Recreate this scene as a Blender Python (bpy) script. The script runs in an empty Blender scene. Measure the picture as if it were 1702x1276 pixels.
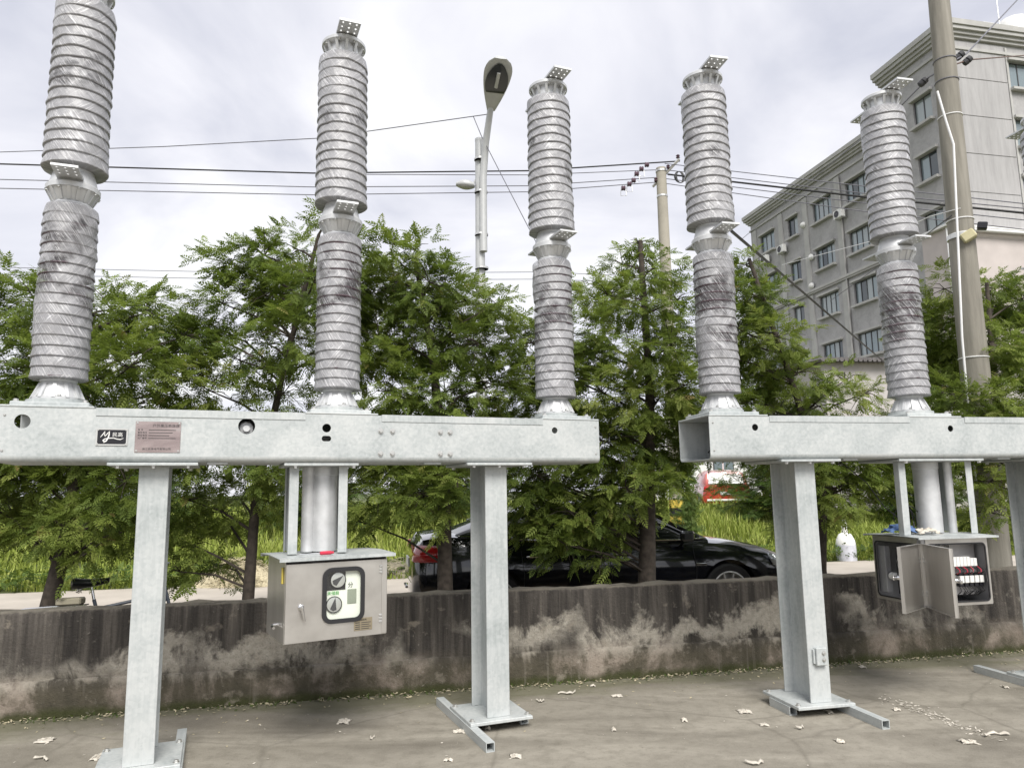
import bpy, bmesh, math, random
import numpy as np
from mathutils import Vector, Matrix

random.seed(7)
rng = np.random.default_rng(11)
SC = bpy.context.scene
COL = SC.collection
PI = math.pi
R = math.radians

# ------------------------------------------------------------------ camera
CAM_H, FPX, PITCH, ROLL = 1.6, 1216.78, 0.1457, 0.0152
cam = bpy.data.cameras.new('camera')
cam_o = bpy.data.objects.new('camera', cam)
COL.objects.link(cam_o)
cam.sensor_fit = 'HORIZONTAL'
cam.sensor_width = 36.0
cam.lens = 36.0 * FPX / 1702.0
cam.clip_start = 0.05
cam.clip_end = 3000
cam_o.matrix_world = (Matrix.Translation((0, 0, CAM_H)) @ Matrix.Rotation(PI / 2 + PITCH, 4, 'X')
                      @ Matrix.Rotation(-ROLL, 4, 'Z'))
SC.camera = cam_o

# ------------------------------------------------------------------ sky and sun
SUN_EL, SUN_AZ = R(48), R(166)          # azimuth clockwise from +Y: behind the camera, sun veiled by thin cloud
world = bpy.data.worlds.new('World')
SC.world = world
world.use_nodes = True
wt = world.node_tree
wt.nodes.clear()


def wn(kind, **kw):
    n = wt.nodes.new(kind)
    for k, v in kw.items():
        setattr(n, k, v)
    return n


w_out = wn('ShaderNodeOutputWorld')
w_mix = wn('ShaderNodeMixShader')
w_sky = wn('ShaderNodeTexSky', sky_type='NISHITA', sun_disc=False)
w_sky.sun_elevation = SUN_EL
w_sky.sun_rotation = SUN_AZ
w_bg1 = wn('ShaderNodeBackground')
w_bg1.inputs['Strength'].default_value = 0.12
w_bg2 = wn('ShaderNodeBackground')
w_bg2.inputs['Strength'].default_value = 0.86
w_tc = wn('ShaderNodeTexCoord')
w_sep = wn('ShaderNodeSeparateXYZ')
w_abs = wn('ShaderNodeMath', operation='ABSOLUTE')
w_add = wn('ShaderNodeMath', operation='ADD')
w_add.inputs[1].default_value = 0.35
w_dx = wn('ShaderNodeMath', operation='DIVIDE')
w_dy = wn('ShaderNodeMath', operation='DIVIDE')
w_cmb = wn('ShaderNodeCombineXYZ')
w_n1 = wn('ShaderNodeTexNoise')
w_n1.inputs['Scale'].default_value = 1.9
w_n1.inputs['Detail'].default_value = 7
w_n1.inputs['Roughness'].default_value = 0.52
w_n1.inputs['Distortion'].default_value = 0.5
w_cr = wn('ShaderNodeValToRGB')
e = w_cr.color_ramp.elements
e[0].position, e[0].color = 0.33, (0.60, 0.615, 0.70, 1)
e[1].position, e[1].color = 0.60, (0.97, 0.97, 0.98, 1)
e2 = w_cr.color_ramp.elements.new(0.50)
e2.color = (0.83, 0.83, 0.885, 1)
L = wt.links.new
L(w_tc.outputs['Generated'], w_sep.inputs[0])
L(w_sep.outputs['Z'], w_abs.inputs[0])
L(w_abs.outputs[0], w_add.inputs[0])
L(w_sep.outputs['X'], w_dx.inputs[0]); L(w_add.outputs[0], w_dx.inputs[1])
L(w_sep.outputs['Y'], w_dy.inputs[0]); L(w_add.outputs[0], w_dy.inputs[1])
L(w_dx.outputs[0], w_cmb.inputs[0]); L(w_dy.outputs[0], w_cmb.inputs[1])
L(w_cmb.outputs[0], w_n1.inputs['Vector'])
L(w_n1.outputs['Fac'], w_cr.inputs['Fac'])
L(w_cr.outputs['Color'], w_bg2.inputs['Color'])
L(w_sky.outputs['Color'], w_bg1.inputs['Color'])
w_mix.inputs['Fac'].default_value = 0.94     # closed cloud cover with a little clear sky shining through
L(w_bg1.outputs[0], w_mix.inputs[1]); L(w_bg2.outputs[0], w_mix.inputs[2])
L(w_mix.outputs[0], w_out.inputs['Surface'])

sun = bpy.data.lights.new('sun', 'SUN')
sun.energy = 3.3
sun.angle = R(30)
sun.color = (1.0, 0.965, 0.91)
sun_o = bpy.data.objects.new('sun', sun)
COL.objects.link(sun_o)
sd = Vector((math.sin(SUN_AZ) * math.cos(SUN_EL), math.cos(SUN_AZ) * math.cos(SUN_EL), math.sin(SUN_EL)))
sun_o.rotation_euler = sd.to_track_quat('Z', 'Y').to_euler()
sun_o.location = sd * 30

SC.view_settings.view_transform = 'Standard'
SC.view_settings.look = 'None'
SC.view_settings.exposure = 0.42
SC.view_settings.gamma = 1.0
SC.view_settings.use_curve_mapping = False
try:
    SC.cycles.max_bounces = 8
    SC.cycles.transparent_max_bounces = 10
    SC.cycles.caustics_reflective = False
    SC.cycles.caustics_refractive = False
    SC.cycles.use_denoising = True
except Exception:
    pass


# ------------------------------------------------------------------ helpers
def at(px, py, Y):
    """point of the place seen at a pixel of the 1702 px photograph, Y metres in front"""
    x = (px - 851) / FPX; y = -(py - 638) / FPX
    c, s = math.cos(ROLL), math.sin(ROLL)
    a = c * x + s * y; b = -s * x + c * y
    cp, sp = math.cos(PITCH), math.sin(PITCH)
    r = Vector((a, cp - b * sp, sp + b * cp))
    return Vector((0, 0, CAM_H)) + r * (Y / r.y)


def empty(name, loc=(0, 0, 0), rz=0.0):
    o = bpy.data.objects.new(name, None)
    COL.objects.link(o)
    o.location = loc
    o.rotation_euler = (0, 0, rz)
    o.empty_display_size = 0.1
    return o


def tag(o, label, cat, group=None):
    o['label'] = label
    o['category'] = cat
    if group:
        o['group'] = group
    return o


def link(name, me, mat, parent=None, kind=None, loc=None, rot=None):
    o = bpy.data.objects.new(name, me)
    COL.objects.link(o)
    if mat is not None:
        if len(me.materials) == 0:
            me.materials.append(mat)
    if parent is not None:
        o.parent = parent
    if kind:
        o['kind'] = kind
    if loc is not None:
        o.location = loc
    if rot is not None:
        o.rotation_euler = rot
    return o


def smooth(me, ang=35):
    me.polygons.foreach_set('use_smooth', [True] * len(me.polygons))
    try:
        me.set_sharp_from_angle(angle=R(ang))
    except Exception:
        pass


class MB:
    def __init__(s):
        s.v, s.f = [], []

    def add(s, verts, faces):
        b = len(s.v)
        s.v += [tuple(p) for p in verts]
        s.f += [tuple(i + b for i in f) for f in faces]
        return s

    def box(s, x0, x1, y0, y1, z0, z1, M=None):
        vs = [(x, y, z) for z in (z0, z1) for y in (y0, y1) for x in (x0, x1)]
        if M is not None:
            vs = [M @ Vector(p) for p in vs]
        return s.add(vs, [(0, 2, 3, 1), (4, 5, 7, 6), (0, 1, 5, 4), (2, 6, 7, 3), (0, 4, 6, 2), (1, 3, 7, 5)])

    def bevbox(s, x0, x1, y0, y1, z0, z1, b=0.004, M=None):
        bm = bmesh.new()
        bmesh.ops.create_cube(bm, size=1)
        for v in bm.verts:
            v.co = Vector(((x0 + x1) / 2 + v.co.x * (x1 - x0), (y0 + y1) / 2 + v.co.y * (y1 - y0),
                           (z0 + z1) / 2 + v.co.z * (z1 - z0)))
        bmesh.ops.bevel(bm, geom=list(bm.edges), offset=b, segments=1, affect='EDGES')
        bm.verts.index_update()
        vs = [(M @ v.co) if M is not None else v.co.copy() for v in bm.verts]
        s.add(vs, [[v.index for v in f.verts] for f in bm.faces])
        bm.free()
        return s

    def tube(s, pts, r, n=8, cap=True):
        pts = [Vector(p) for p in pts]
        rs = r if hasattr(r, '__len__') else [r] * len(pts)
        rings = []
        up = None
        for i, p in enumerate(pts):
            d = (pts[min(i + 1, len(pts) - 1)] - pts[max(i - 1, 0)])
            if d.length < 1e-9:
                d = Vector((0, 0, 1))
            d.normalize()
            if up is None:
                up = Vector((0, 0, 1)) if abs(d.z) < .9 else Vector((1, 0, 0))
            a = d.cross(up)
            if a.length < 1e-6:
                a = d.orthogonal()
            a.normalize()
            b = a.cross(d).normalized()
            up = b
            rings.append([p + (a * math.cos(t) + b * math.sin(t)) * rs[i] for t in [2 * PI * k / n for k in range(n)]])
        vs = [q for rg in rings for q in rg]
        fs = []
        for i in range(len(pts) - 1):
            for k in range(n):
                fs.append((i * n + k, i * n + (k + 1) % n, (i + 1) * n + (k + 1) % n, (i + 1) * n + k))
        if cap:
            fs.append(tuple(reversed(range(n))))
            fs.append(tuple((len(pts) - 1) * n + k for k in range(n)))
        return s.add(vs, fs)

    def cyl(s, p0, p1, r, n=16):
        return s.tube([p0, p1], r, n)

    def lathe(s, prof, n=32, c=(0, 0, 0), ang0=0.0):
        vs = [(c[0] + r * math.cos(ang0 + 2 * PI * k / n), c[1] + r * math.sin(ang0 + 2 * PI * k / n), c[2] + z)
              for r, z in prof for k in range(n)]
        fs = []
        for i in range(len(prof) - 1):
            for k in range(n):
                fs.append((i * n + k, i * n + (k + 1) % n, (i + 1) * n + (k + 1) % n, (i + 1) * n + k))
        if prof[0][0] > 1e-5:
            fs.append(tuple(reversed(range(n))))
        if prof[-1][0] > 1e-5:
            fs.append(tuple((len(prof) - 1) * n + k for k in range(n)))
        return s.add(vs, fs)

    def prism(s, poly, x0, x1, M=None):
        """poly in (y,z), extruded along x"""
        n = len(poly)
        vs = [(x, y, z) for x in (x0, x1) for y, z in poly]
        if M is not None:
            vs = [M @ Vector(p) for p in vs]
        fs = [(k, (k + 1) % n, n + (k + 1) % n, n + k) for k in range(n)]
        fs += [tuple(reversed(range(n))), tuple(range(n, 2 * n))]
        return s.add(vs, fs)

    def mesh(s, name, sm=None):
        me = bpy.data.meshes.new(name)
        me.from_pydata(s.v, [], s.f)
        me.update()
        bm = bmesh.new(); bm.from_mesh(me)
        bmesh.ops.recalc_face_normals(bm, faces=bm.faces)
        bm.to_mesh(me); bm.free()
        if sm:
            smooth(me, sm)
        return me

    def build(s, name, mat, parent=None, sm=None, kind=None, loc=None, rot=None):
        return link(name, s.mesh(name, sm), mat, parent, kind, loc, rot)


def hexbolt(r=.012, h=.01):
    m = MB()
    m.lathe([(0, 0), (r * 1.35, 0), (r * 1.35, h * .25), (r * 1.3, h * .25)], 12)
    m.lathe([(r, h * .2), (r, h), (r * .8, h * 1.15), (0, h * 1.15)], 6)
    return m.mesh('bolt')


def holed(name, outer, holes, thick):
    """flat plate (in XY, thickness along Z, centred) with real holes -> mesh"""
    cu = bpy.data.curves.new(name, 'CURVE')
    cu.dimensions = '2D'
    cu.fill_mode = 'BOTH'
    cu.extrude = thick / 2
    for poly in [outer] + holes:
        sp = cu.splines.new('POLY')
        sp.points.add(len(poly) - 1)
        for p, q in zip(sp.points, poly):
            p.co = (q[0], q[1], 0, 1)
        sp.use_cyclic_u = True
    o = bpy.data.objects.new(name, cu)
    COL.objects.link(o)
    bpy.context.view_layer.update()
    dg = bpy.context.evaluated_depsgraph_get()
    me = bpy.data.meshes.new_from_object(o.evaluated_get(dg))
    bpy.data.objects.remove(o)
    bpy.data.curves.remove(cu)
    me.name = name
    me.materials.clear()
    me.polygons.foreach_set('use_smooth', [False] * len(me.polygons))
    return me


def rect(x0, x1, y0, y1):
    return [(x0, y0), (x1, y0), (x1, y1), (x0, y1)]


def circ(x, y, r, n=20):
    return [(x + r * math.cos(2 * PI * k / n), y + r * math.sin(2 * PI * k / n)) for k in range(n)]


def rrect(x0, x1, y0, y1, r, n=5):
    pts = []
    for cx, cy, a in ((x1 - r, y1 - r, 0), (x0 + r, y1 - r, 90), (x0 + r, y0 + r, 180), (x1 - r, y0 + r, 270)):
        for k in range(n + 1):
            t = R(a + 90 * k / n)
            pts.append((cx + r * math.cos(t), cy + r * math.sin(t)))
    return pts


def text(body, size, mat, parent, loc, rot, name='lettering', extrude=0.0006):
    cu = bpy.data.curves.new(name, 'FONT')
    cu.body = body
    cu.size = size
    cu.extrude = extrude
    cu.resolution_u = 2
    o = bpy.data.objects.new(name, cu)
    COL.objects.link(o)
    bpy.context.view_layer.update()
    dg = bpy.context.evaluated_depsgraph_get()
    me = bpy.data.meshes.new_from_object(o.evaluated_get(dg))
    bpy.data.objects.remove(o)
    bpy.data.curves.remove(cu)
    me.materials.clear()
    return link(name, me, mat, parent, None, loc, rot)


def copy_tree(o, parent=None):
    c = o.copy()
    COL.objects.link(c)
    c.parent = parent
    for ch in list(o.children):
        copy_tree(ch, c)
    return c


def fast_mesh(name, verts, quads=None, tris=None, tint=None):
    """numpy arrays -> mesh"""
    me = bpy.data.meshes.new(name)
    nq = 0 if quads is None else len(quads)
    nt = 0 if tris is None else len(tris)
    me.vertices.add(len(verts))
    me.vertices.foreach_set('co', np.asarray(verts, np.float32).ravel())
    idx = []
    if nq:
        idx.append(np.asarray(quads).ravel())
    if nt:
        idx.append(np.asarray(tris).ravel())
    idx = np.concatenate(idx).astype(np.int32)
    me.loops.add(len(idx))
    me.loops.foreach_set('vertex_index', idx)
    me.polygons.add(nq + nt)
    starts = np.concatenate([np.arange(nq) * 4, nq * 4 + np.arange(nt) * 3]).astype(np.int32)
    me.polygons.foreach_set('loop_start', starts)
    if tint is not None:
        a = me.attributes.new('tint', 'FLOAT', 'POINT')
        a.data.foreach_set('value', np.asarray(tint, np.float32))
    me.update()
    me.validate()
    return me


# ------------------------------------------------------------------ materials
class NT:
    def __init__(s, name):
        s.m = bpy.data.materials.new(name)
        s.m.use_nodes = True
        s.t = s.m.node_tree
        s.b = s.t.nodes['Principled BSDF']
        s.out = s.t.nodes['Material Output']

    def n(s, kind, ins=None, **kw):
        n = s.t.nodes.new(kind)
        for k, v in kw.items():
            setattr(n, k, v)
        for k, v in (ins or {}).items():
            if isinstance(v, bpy.types.NodeSocket):
                s.t.links.new(v, n.inputs[k])
            else:
                n.inputs[k].default_value = v
        return n

    def l(s, a, b):
        s.t.links.new(a, b)

    def set(s, **kw):
        for k, v in kw.items():
            k = k.replace('_', ' ')
            if isinstance(v, bpy.types.NodeSocket):
                s.l(v, s.b.inputs[k])
            else:
                s.b.inputs[k].default_value = v

    def coord(s, scale=(1, 1, 1), kind='Object', rot=(0, 0, 0)):
        tc = s.n('ShaderNodeTexCoord')
        mp = s.n('ShaderNodeMapping', {'Vector': tc.outputs[kind], 'Scale': scale, 'Rotation': rot})
        return mp.outputs[0]

    def noise(s, vec, scale, detail=4, rough=.55, dist=0):
        return s.n('ShaderNodeTexNoise', {'Vector': vec, 'Scale': scale, 'Detail': detail, 'Roughness': rough,
                                          'Distortion': dist}).outputs['Fac']

    def ramp(s, fac, stops):
        r = s.n('ShaderNodeValToRGB', {'Fac': fac})
        el = r.color_ramp.elements
        while len(el) < len(stops):
            el.new(0.5)
        for q, (p, c) in zip(el, stops):
            q.position = p
            q.color = (*c, 1) if len(c) == 3 else c
        return r.outputs['Color']

    def mix(s, fac, a, b, bt='MIX'):
        m = s.n('ShaderNodeMix', data_type='RGBA', blend_type=bt)
        for i, v in ((0, fac), (6, a), (7, b)):
            if isinstance(v, bpy.types.NodeSocket):
                s.l(v, m.inputs[i])
            elif i == 0:
                m.inputs[0].default_value = v
            else:
                m.inputs[i].default_value = (*v, 1) if len(v) == 3 else v
        return m.outputs[2]

    def math(s, op, a, b=0.0, clamp=False):
        m = s.n('ShaderNodeMath', operation=op, use_clamp=clamp)
        for i, v in ((0, a), (1, b)):
            if isinstance(v, bpy.types.NodeSocket):
                s.l(v, m.inputs[i])
            else:
                m.inputs[i].default_value = v
        return m.outputs[0]

    def bump(s, h, strength=.3, dist=.01):
        b = s.n('ShaderNodeBump', {'Height': h, 'Strength': strength, 'Distance': dist})
        s.l(b.outputs[0], s.b.inputs['Normal'])


def plain(name, col, rough=.5, metal=0.0, var=.12, scale=8.0, bump=0.0, spec=None):
    t = NT(name)
    v = t.coord()
    f = t.noise(v, scale, 5)
    dk = tuple(c * (1 - var) for c in col)
    lt = tuple(min(1, c * (1 + var)) for c in col)
    t.set(Base_Color=t.ramp(f, [(.3, dk), (.7, lt)]), Roughness=rough, Metallic=metal)
    if spec is not None:
        t.set(Specular_IOR_Level=spec)
    if bump:
        t.bump(t.noise(v, scale * 6, 6), bump, .005)
    return t.m


MT = {}


def mat_zinc():
    t = NT('galvanised_steel')
    v = t.coord()
    big = t.noise(v, 2.2, 5, .6, .6)
    vo = t.n('ShaderNodeTexVoronoi', {'Vector': v, 'Scale': 55.0}).outputs['Color']
    vs = t.n('ShaderNodeSeparateColor', {'Color': vo}).outputs[0]
    st = t.noise(t.coord((14, 14, 1.2)), 3, 5, .6)
    f = t.math('ADD', t.math('MULTIPLY', big, .55), t.math('ADD', t.math('MULTIPLY', st, .3), t.math('MULTIPLY', vs, .075)))
    c = t.ramp(f, [(.30, (.33, .36, .36)), (.43, (.44, .468, .468)), (.56, (.535, .555, .55)), (.66, (.475, .505, .515)), (.78, (.40, .432, .448))])
    t.set(Base_Color=c, Roughness=t.ramp(f, [(.3, (.42,) * 3), (.7, (.6,) * 3)]), Metallic=.12)
    t.bump(t.noise(v, 40, 4), .05, .004)
    return t.m


def mat_alu():
    t = NT('cast_aluminium')
    v = t.coord()
    f = t.noise(v, 12, 5, .6)
    t.set(Base_Color=t.ramp(f, [(.3, (.55, .56, .565)), (.7, (.70, .71, .72))]), Roughness=.50, Metallic=.45)
    t.bump(t.noise(v, 120, 3), .08, .002)
    return t.m


def mat_inox(name='brushed_stainless'):
    t = NT(name)
    v = t.coord((60, 60, .8))
    f = t.noise(v, 3, 4, .6)
    big = t.noise(t.coord((3.5, 3.5, .6)), 1.4, 3)
    c = t.ramp(big, [(.3, (.52, .50, .47)), (.7, (.68, .66, .625))])
    t.set(Base_Color=c, Metallic=.85, Roughness=t.ramp(f, [(.3, (.27,) * 3), (.7, (.42,) * 3)]))
    t.bump(f, .04, .002)
    return t.m


def mat_film(name, lo, tear, mid):
    """stretch film wound over the sheds: wrinkled, part see-through"""
    t = NT(name)
    tc = t.n('ShaderNodeTexCoord')
    sp = t.n('ShaderNodeSeparateXYZ', {'Vector': tc.outputs['Object']})
    ang = t.math('ARCTAN2', sp.outputs[1], sp.outputs[0])
    oi = t.n('ShaderNodeObjectInfo')
    rnd = t.math('MULTIPLY', oi.outputs['Random'], 13.7)
    arc = t.math('MULTIPLY', ang, .17)

    def streak(sk, along, across, det):
        u = t.math('ADD', arc, t.math('MULTIPLY', sp.outputs[2], sk))
        w = t.math('SUBTRACT', sp.outputs[2], t.math('MULTIPLY', arc, sk))
        cv = t.n('ShaderNodeCombineXYZ', {0: t.math('MULTIPLY', u, across), 1: t.math('MULTIPLY', w, along), 2: rnd})
        return t.noise(cv.outputs[0], 1.0, det, .6, .4)
    a = streak(.75, 7, 110, 5)
    b = streak(-.9, 6, 90, 5)
    bl = t.noise(t.n('ShaderNodeCombineXYZ', {0: t.math('MULTIPLY', sp.outputs[0], 5), 1: t.math('MULTIPLY', sp.outputs[1], 5),
                                              2: t.math('ADD', t.math('MULTIPLY', sp.outputs[2], 6.5), rnd)}).outputs[0], 1, 3)
    s = t.math('MAXIMUM', t.math('MULTIPLY', a, t.math('SUBTRACT', 1.38, t.math('MULTIPLY', bl, .75))), t.math('MULTIPLY', b, t.math('ADD', t.math('MULTIPLY', bl, .9), .48)))
    hi = t.ramp(s, [(.54, (0, 0, 0)), (.76, (1, 1, 1))])
    dk = t.ramp(a, [(.30, (1, 1, 1)), (.42, (0, 0, 0))])
    col = t.mix(hi, (.36, .36, .375), (.68, .68, .70))
    col = t.mix(t.math('MULTIPLY', dk, .6), col, (.19, .19, .205))
    t.set(Base_Color=col, Roughness=.22, Specular_IOR_Level=.6)
    t.bump(t.math('ADD', s, t.math('MULTIPLY', a, .5)), .6, .008)
    op = t.math('ADD', lo, t.math('MULTIPLY', hi, .25))
    # the film is slack and half torn in a belt about the middle of each insulator
    zc = t.math('ABSOLUTE', t.math('SUBTRACT', sp.outputs[2], mid))
    belt = t.ramp(zc, [(.10, (1, 1, 1)), (.34, (.0, .0, .0))])
    bl2 = t.math('SUBTRACT', bl, t.math('MULTIPLY', belt, .16))
    tr = t.ramp(bl2, [(tear - .06, (1, 1, 1)), (tear + .10, (0, 0, 0))])
    op = t.math('SUBTRACT', op, t.math('MULTIPLY', tr, .62), True)
    op = t.math('MAXIMUM', op, t.math('MULTIPLY', hi, .7))
    tb = t.n('ShaderNodeBsdfTransparent')
    mx = t.n('ShaderNodeMixShader', {0: op, 1: tb.outputs[0], 2: t.b.outputs[0]})
    t.l(mx.outputs[0], t.out.inputs['Surface'])
    return t.m


def mat_wall():
    t = NT('weathered_render')
    tc = t.n('ShaderNodeTexCoord')
    sp = t.n('ShaderNodeSeparateXYZ', {'Vector': tc.outputs['Object']})
    z = sp.outputs[2]
    v = t.coord()
    n1 = t.noise(t.coord((1, 1, .8)), 2.4, 8, .66, .3)
    n2 = t.noise(v, 1.3, 4, .5)
    n3 = t.noise(v, 22, 6, .7)
    drip = t.noise(t.coord((9, 9, .5)), 1.5, 5, .6)
    # light bare render shows in a band below the algae-black upper part
    zz = t.math('ADD', z, t.math('MULTIPLY', t.math('SUBTRACT', n1, .5), 1.25))
    zz = t.math('ADD', zz, t.math('MULTIPLY', t.math('SUBTRACT', drip, .5), .16))
    light = t.ramp(zz, [(.20, (0, 0, 0)), (.30, (1, 1, 1)), (.40, (1, 1, 1)), (.50, (0, 0, 0))])
    light = t.math('MULTIPLY', light, t.ramp(n2, [(.40, (0.0,) * 3), (.51, (1,) * 3)]))
    lichen = t.ramp(n3, [(.60, (0, 0, 0)), (.70, (1, 1, 1))])
    lichen = t.math('MULTIPLY', lichen, t.ramp(t.noise(v, 3.1, 3), [(.42, (0, 0, 0)), (.62, (1, 1, 1))]))
    dark = t.ramp(drip, [(.28, (.022, .020, .019)), (.48, (.058, .052, .046)), (.62, (.105, .094, .082)), (.78, (.19, .17, .145))])
    lc = t.ramp(n3, [(.3, (.29, .265, .22)), (.7, (.45, .42, .36))])
    c = t.mix(t.math('MULTIPLY', light, .9), dark, lc)
    lowz = t.ramp(z, [(.16, (1, 1, 1)), (.33, (0, 0, 0))])
    low = t.ramp(n1, [(.35, (.055, .05, .035)), (.5, (.10, .088, .062)), (.64, (.27, .225, .185))])
    c = t.mix(t.math('MULTIPLY', lowz, .85), c, low)
    moss = t.math('MULTIPLY', t.ramp(t.math('ADD', z, t.math('MULTIPLY', n1, .12)), [(.09, (1, 1, 1)), (.14, (0, 0, 0))]), .8)
    c = t.mix(moss, c, (.045, .052, .016))
    c = t.mix(t.math('MULTIPLY', lichen, .65), c, (.36, .33, .285))
    n5 = t.noise(v, 60, 5, .75)
    c = t.mix(t.math('MULTIPLY', t.ramp(n5, [(.30, (1, 1, 1)), (.45, (0, 0, 0))]), .55), c, (.035, .03, .024))
    runs = t.noise(t.coord((16, 16, .35), rot=(0, .06, 0)), 1.3, 4, .6)
    c = t.mix(t.math('MULTIPLY', t.ramp(runs, [(.60, (0, 0, 0)), (.70, (1, 1, 1))]), .35), c, (.20, .18, .15))
    patch = t.noise(t.coord((1, 1, 1.4)), 4.2, 6, .65)
    c = t.mix(t.math('MULTIPLY', t.ramp(patch, [(.60, (0, 0, 0)), (.68, (1, 1, 1))]), .5), c, (.30, .265, .215))
    cap = t.ramp(t.math('ADD', z, t.math('MULTIPLY', t.math('SUBTRACT', n3, .5), .03)), [(.748, (0, 0, 0)), (.764, (1, 1, 1))])
    c = t.mix(t.math('MULTIPLY', cap, .75), c, (.22, .20, .165))
    t.set(Base_Color=c, Roughness=.92, Specular_IOR_Level=.25)
    t.bump(t.math('ADD', t.math('ADD', n3, t.math('MULTIPLY', n5, .5)), t.math('MULTIPLY', n1, .6)), .9, .016)
    return t.m


def mat_yard():
    t = NT('yard_concrete')
    v = t.coord(kind='Object')
    n1 = t.noise(t.coord((.5, 1.6, 1), rot=(0, 0, .25)), 1.1, 7, .62, .8)
    n2 = t.noise(v, 9, 6, .65)
    n3 = t.noise(v, 120, 3, .6)
    c = t.ramp(n1, [(.32, (.18, .164, .136)), (.46, (.25, .23, .192)), (.60, (.315, .291, .245)), (.75, (.27, .248, .208))])
    c = t.mix(t.math('MULTIPLY', t.ramp(n2, [(.35, (1, 1, 1)), (.55, (0, 0, 0))]), .35), c, (.12, .108, .085))
    c = t.mix(t.math('MULTIPLY', t.ramp(n3, [(.52, (0, 0, 0)), (.72, (1, 1, 1))]), .35), c, (.40, .365, .30))
    n4 = t.noise(v, 38, 5, .75)
    c = t.mix(t.math('MULTIPLY', t.ramp(n4, [(.30, (1, 1, 1)), (.44, (0, 0, 0))]), .5), c, (.13, .115, .09))
    vo = t.n('ShaderNodeTexVoronoi', {'Vector': t.mix(.12, v, t.n('ShaderNodeTexNoise', {'Vector': v, 'Scale': 2.5}).outputs['Color']), 'Scale': .55}, feature='DISTANCE_TO_EDGE').outputs['Distance']
    c = t.mix(t.math('MULTIPLY', t.ramp(vo, [(.0, (1, 1, 1)), (.008, (0, 0, 0))]), t.math('MULTIPLY', n1, .55)), c, (.08, .07, .055))
    sp = t.n('ShaderNodeSeparateXYZ', {'Vector': t.coord()})
    d = t.math('SUBTRACT', t.math('ADD', t.math('MULTIPLY', sp.outputs[0], .207), 6.4), sp.outputs[1])  # metres from the wall foot
    dm = t.math('SUBTRACT', d, t.math('MULTIPLY', t.math('SUBTRACT', n1, .35), 1.6))
    ms = t.ramp(dm, [(.0, (1, 1, 1)), (.28, (0, 0, 0))])
    c = t.mix(t.math('MULTIPLY', ms, .6), c, (.075, .078, .03))
    t.set(Base_Color=c, Roughness=t.ramp(n1, [(.3, (.62,) * 3), (.7, (.9,) * 3)]), Specular_IOR_Level=.3)
    t.bump(t.math('ADD', t.math('MULTIPLY', n2, .6), t.math('ADD', t.math('MULTIPLY', n4, .5), t.math('MULTIPLY', n3, .35))), .6, .009)
    return t.m


def mat_leaf(name, stops, trans=.35):
    t = NT(name)
    a = t.n('ShaderNodeAttribute', attribute_name='tint').outputs['Fac']
    c = t.ramp(a, stops)
    t.set(Base_Color=c, Roughness=.55, Specular_IOR_Level=.25)
    tl = t.n('ShaderNodeBsdfTranslucent', {'Color': t.mix(.5, c, (.16, .22, .02))})
    mx = t.n('ShaderNodeMixShader', {0: trans, 1: t.b.outputs[0], 2: tl.outputs[0]})
    t.l(mx.outputs[0], t.out.inputs['Surface'])
    return t.m


def mat_glass(name, tint=(.9, .95, .95), dens=.25, rough=.03):
    """window pane: part mirror, part see-through"""
    t = NT(name)
    t.set(Base_Color=(*tint, 1), Roughness=rough, Specular_IOR_Level=.8)
    tb = t.n('ShaderNodeBsdfTransparent', {'Color': (*tint, 1)})
    gl = t.n('ShaderNodeBsdfGlossy', {'Roughness': rough, 'Color': (1, 1, 1, 1)})
    lw = t.n('ShaderNodeLayerWeight', {'Blend': .35})
    mx = t.n('ShaderNodeMixShader', {0: t.math('ADD', t.math('MULTIPLY', t.math('POWER', lw.outputs['Facing'], 4.0), .5), .02 + dens * .2), 1: tb.outputs[0], 2: gl.outputs[0]})
    t.l(mx.outputs[0], t.out.inputs['Surface'])
    return t.m


MT['zinc'] = mat_zinc()
MT['alu'] = mat_alu()
MT['inox'] = mat_inox()
MT['film_up'] = mat_film('stretch_film', .86, .205, 4.25)
MT['film_lo'] = mat_film('stretch_film_torn', .80, .30, 2.98)
MT['porcelain_grey'] = plain('grey_porcelain', (.27, .265, .28), .25, 0, .1, 3)
MT['porcelain_brown'] = plain('dark_porcelain', (.10, .06, .078), .22, 0, .2, 3)
MT['wall'] = mat_wall()
MT['yard'] = mat_yard()
MT['road'] = plain('road_concrete', (.42, .38, .325), .9, 0, .14, 1.2, .2)
MT['soil'] = plain('soil', (.115, .09, .055), .95, 0, .4, 3, .6)
MT['earth'] = plain('earth_under_grass', (.07, .085, .025), .95, 0, .4, 1.5, .5)
MT['bark'] = plain('bark', (.062, .05, .04), .95, 0, .45, 18, .8)
MT['black_rubber'] = plain('black_rubber', (.018, .018, .02), .6)
MT['dark'] = plain('dark_interior', (.05, .05, .055), .7)
MT['white_paint'] = plain('white_paint', (.74, .74, .72), .45, 0, .06)
MT['cream'] = plain('white_panel', (.88, .90, .80), .5, 0, .03)
MT['blackpaint'] = plain('black_paint', (.012, .012, .016), .35)
MT['greenink'] = plain('green_ink', (.12, .45, .12), .6)
MT['ink'] = plain('ink', (.03, .03, .03), .6)
MT['silver'] = plain('silver_dial', (.62, .62, .60), .3, .5, .05)
MT['chrome'] = plain('chrome', (.75, .75, .76), .12, 1.0, .03)
MT['zinc_bolt'] = plain('zinc_bolt', (.62, .62, .60), .35, .8, .1, 30)
MT['red_plastic'] = plain('red_plastic', (.55, .035, .07), .35)
MT['yellow_plastic'] = plain('yellow_plastic', (.62, .50, .10), .45)
MT['blue_cloth'] = plain('blue_cloth', (.10, .17, .34), .85, 0, .25, 20, .4)
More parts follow.
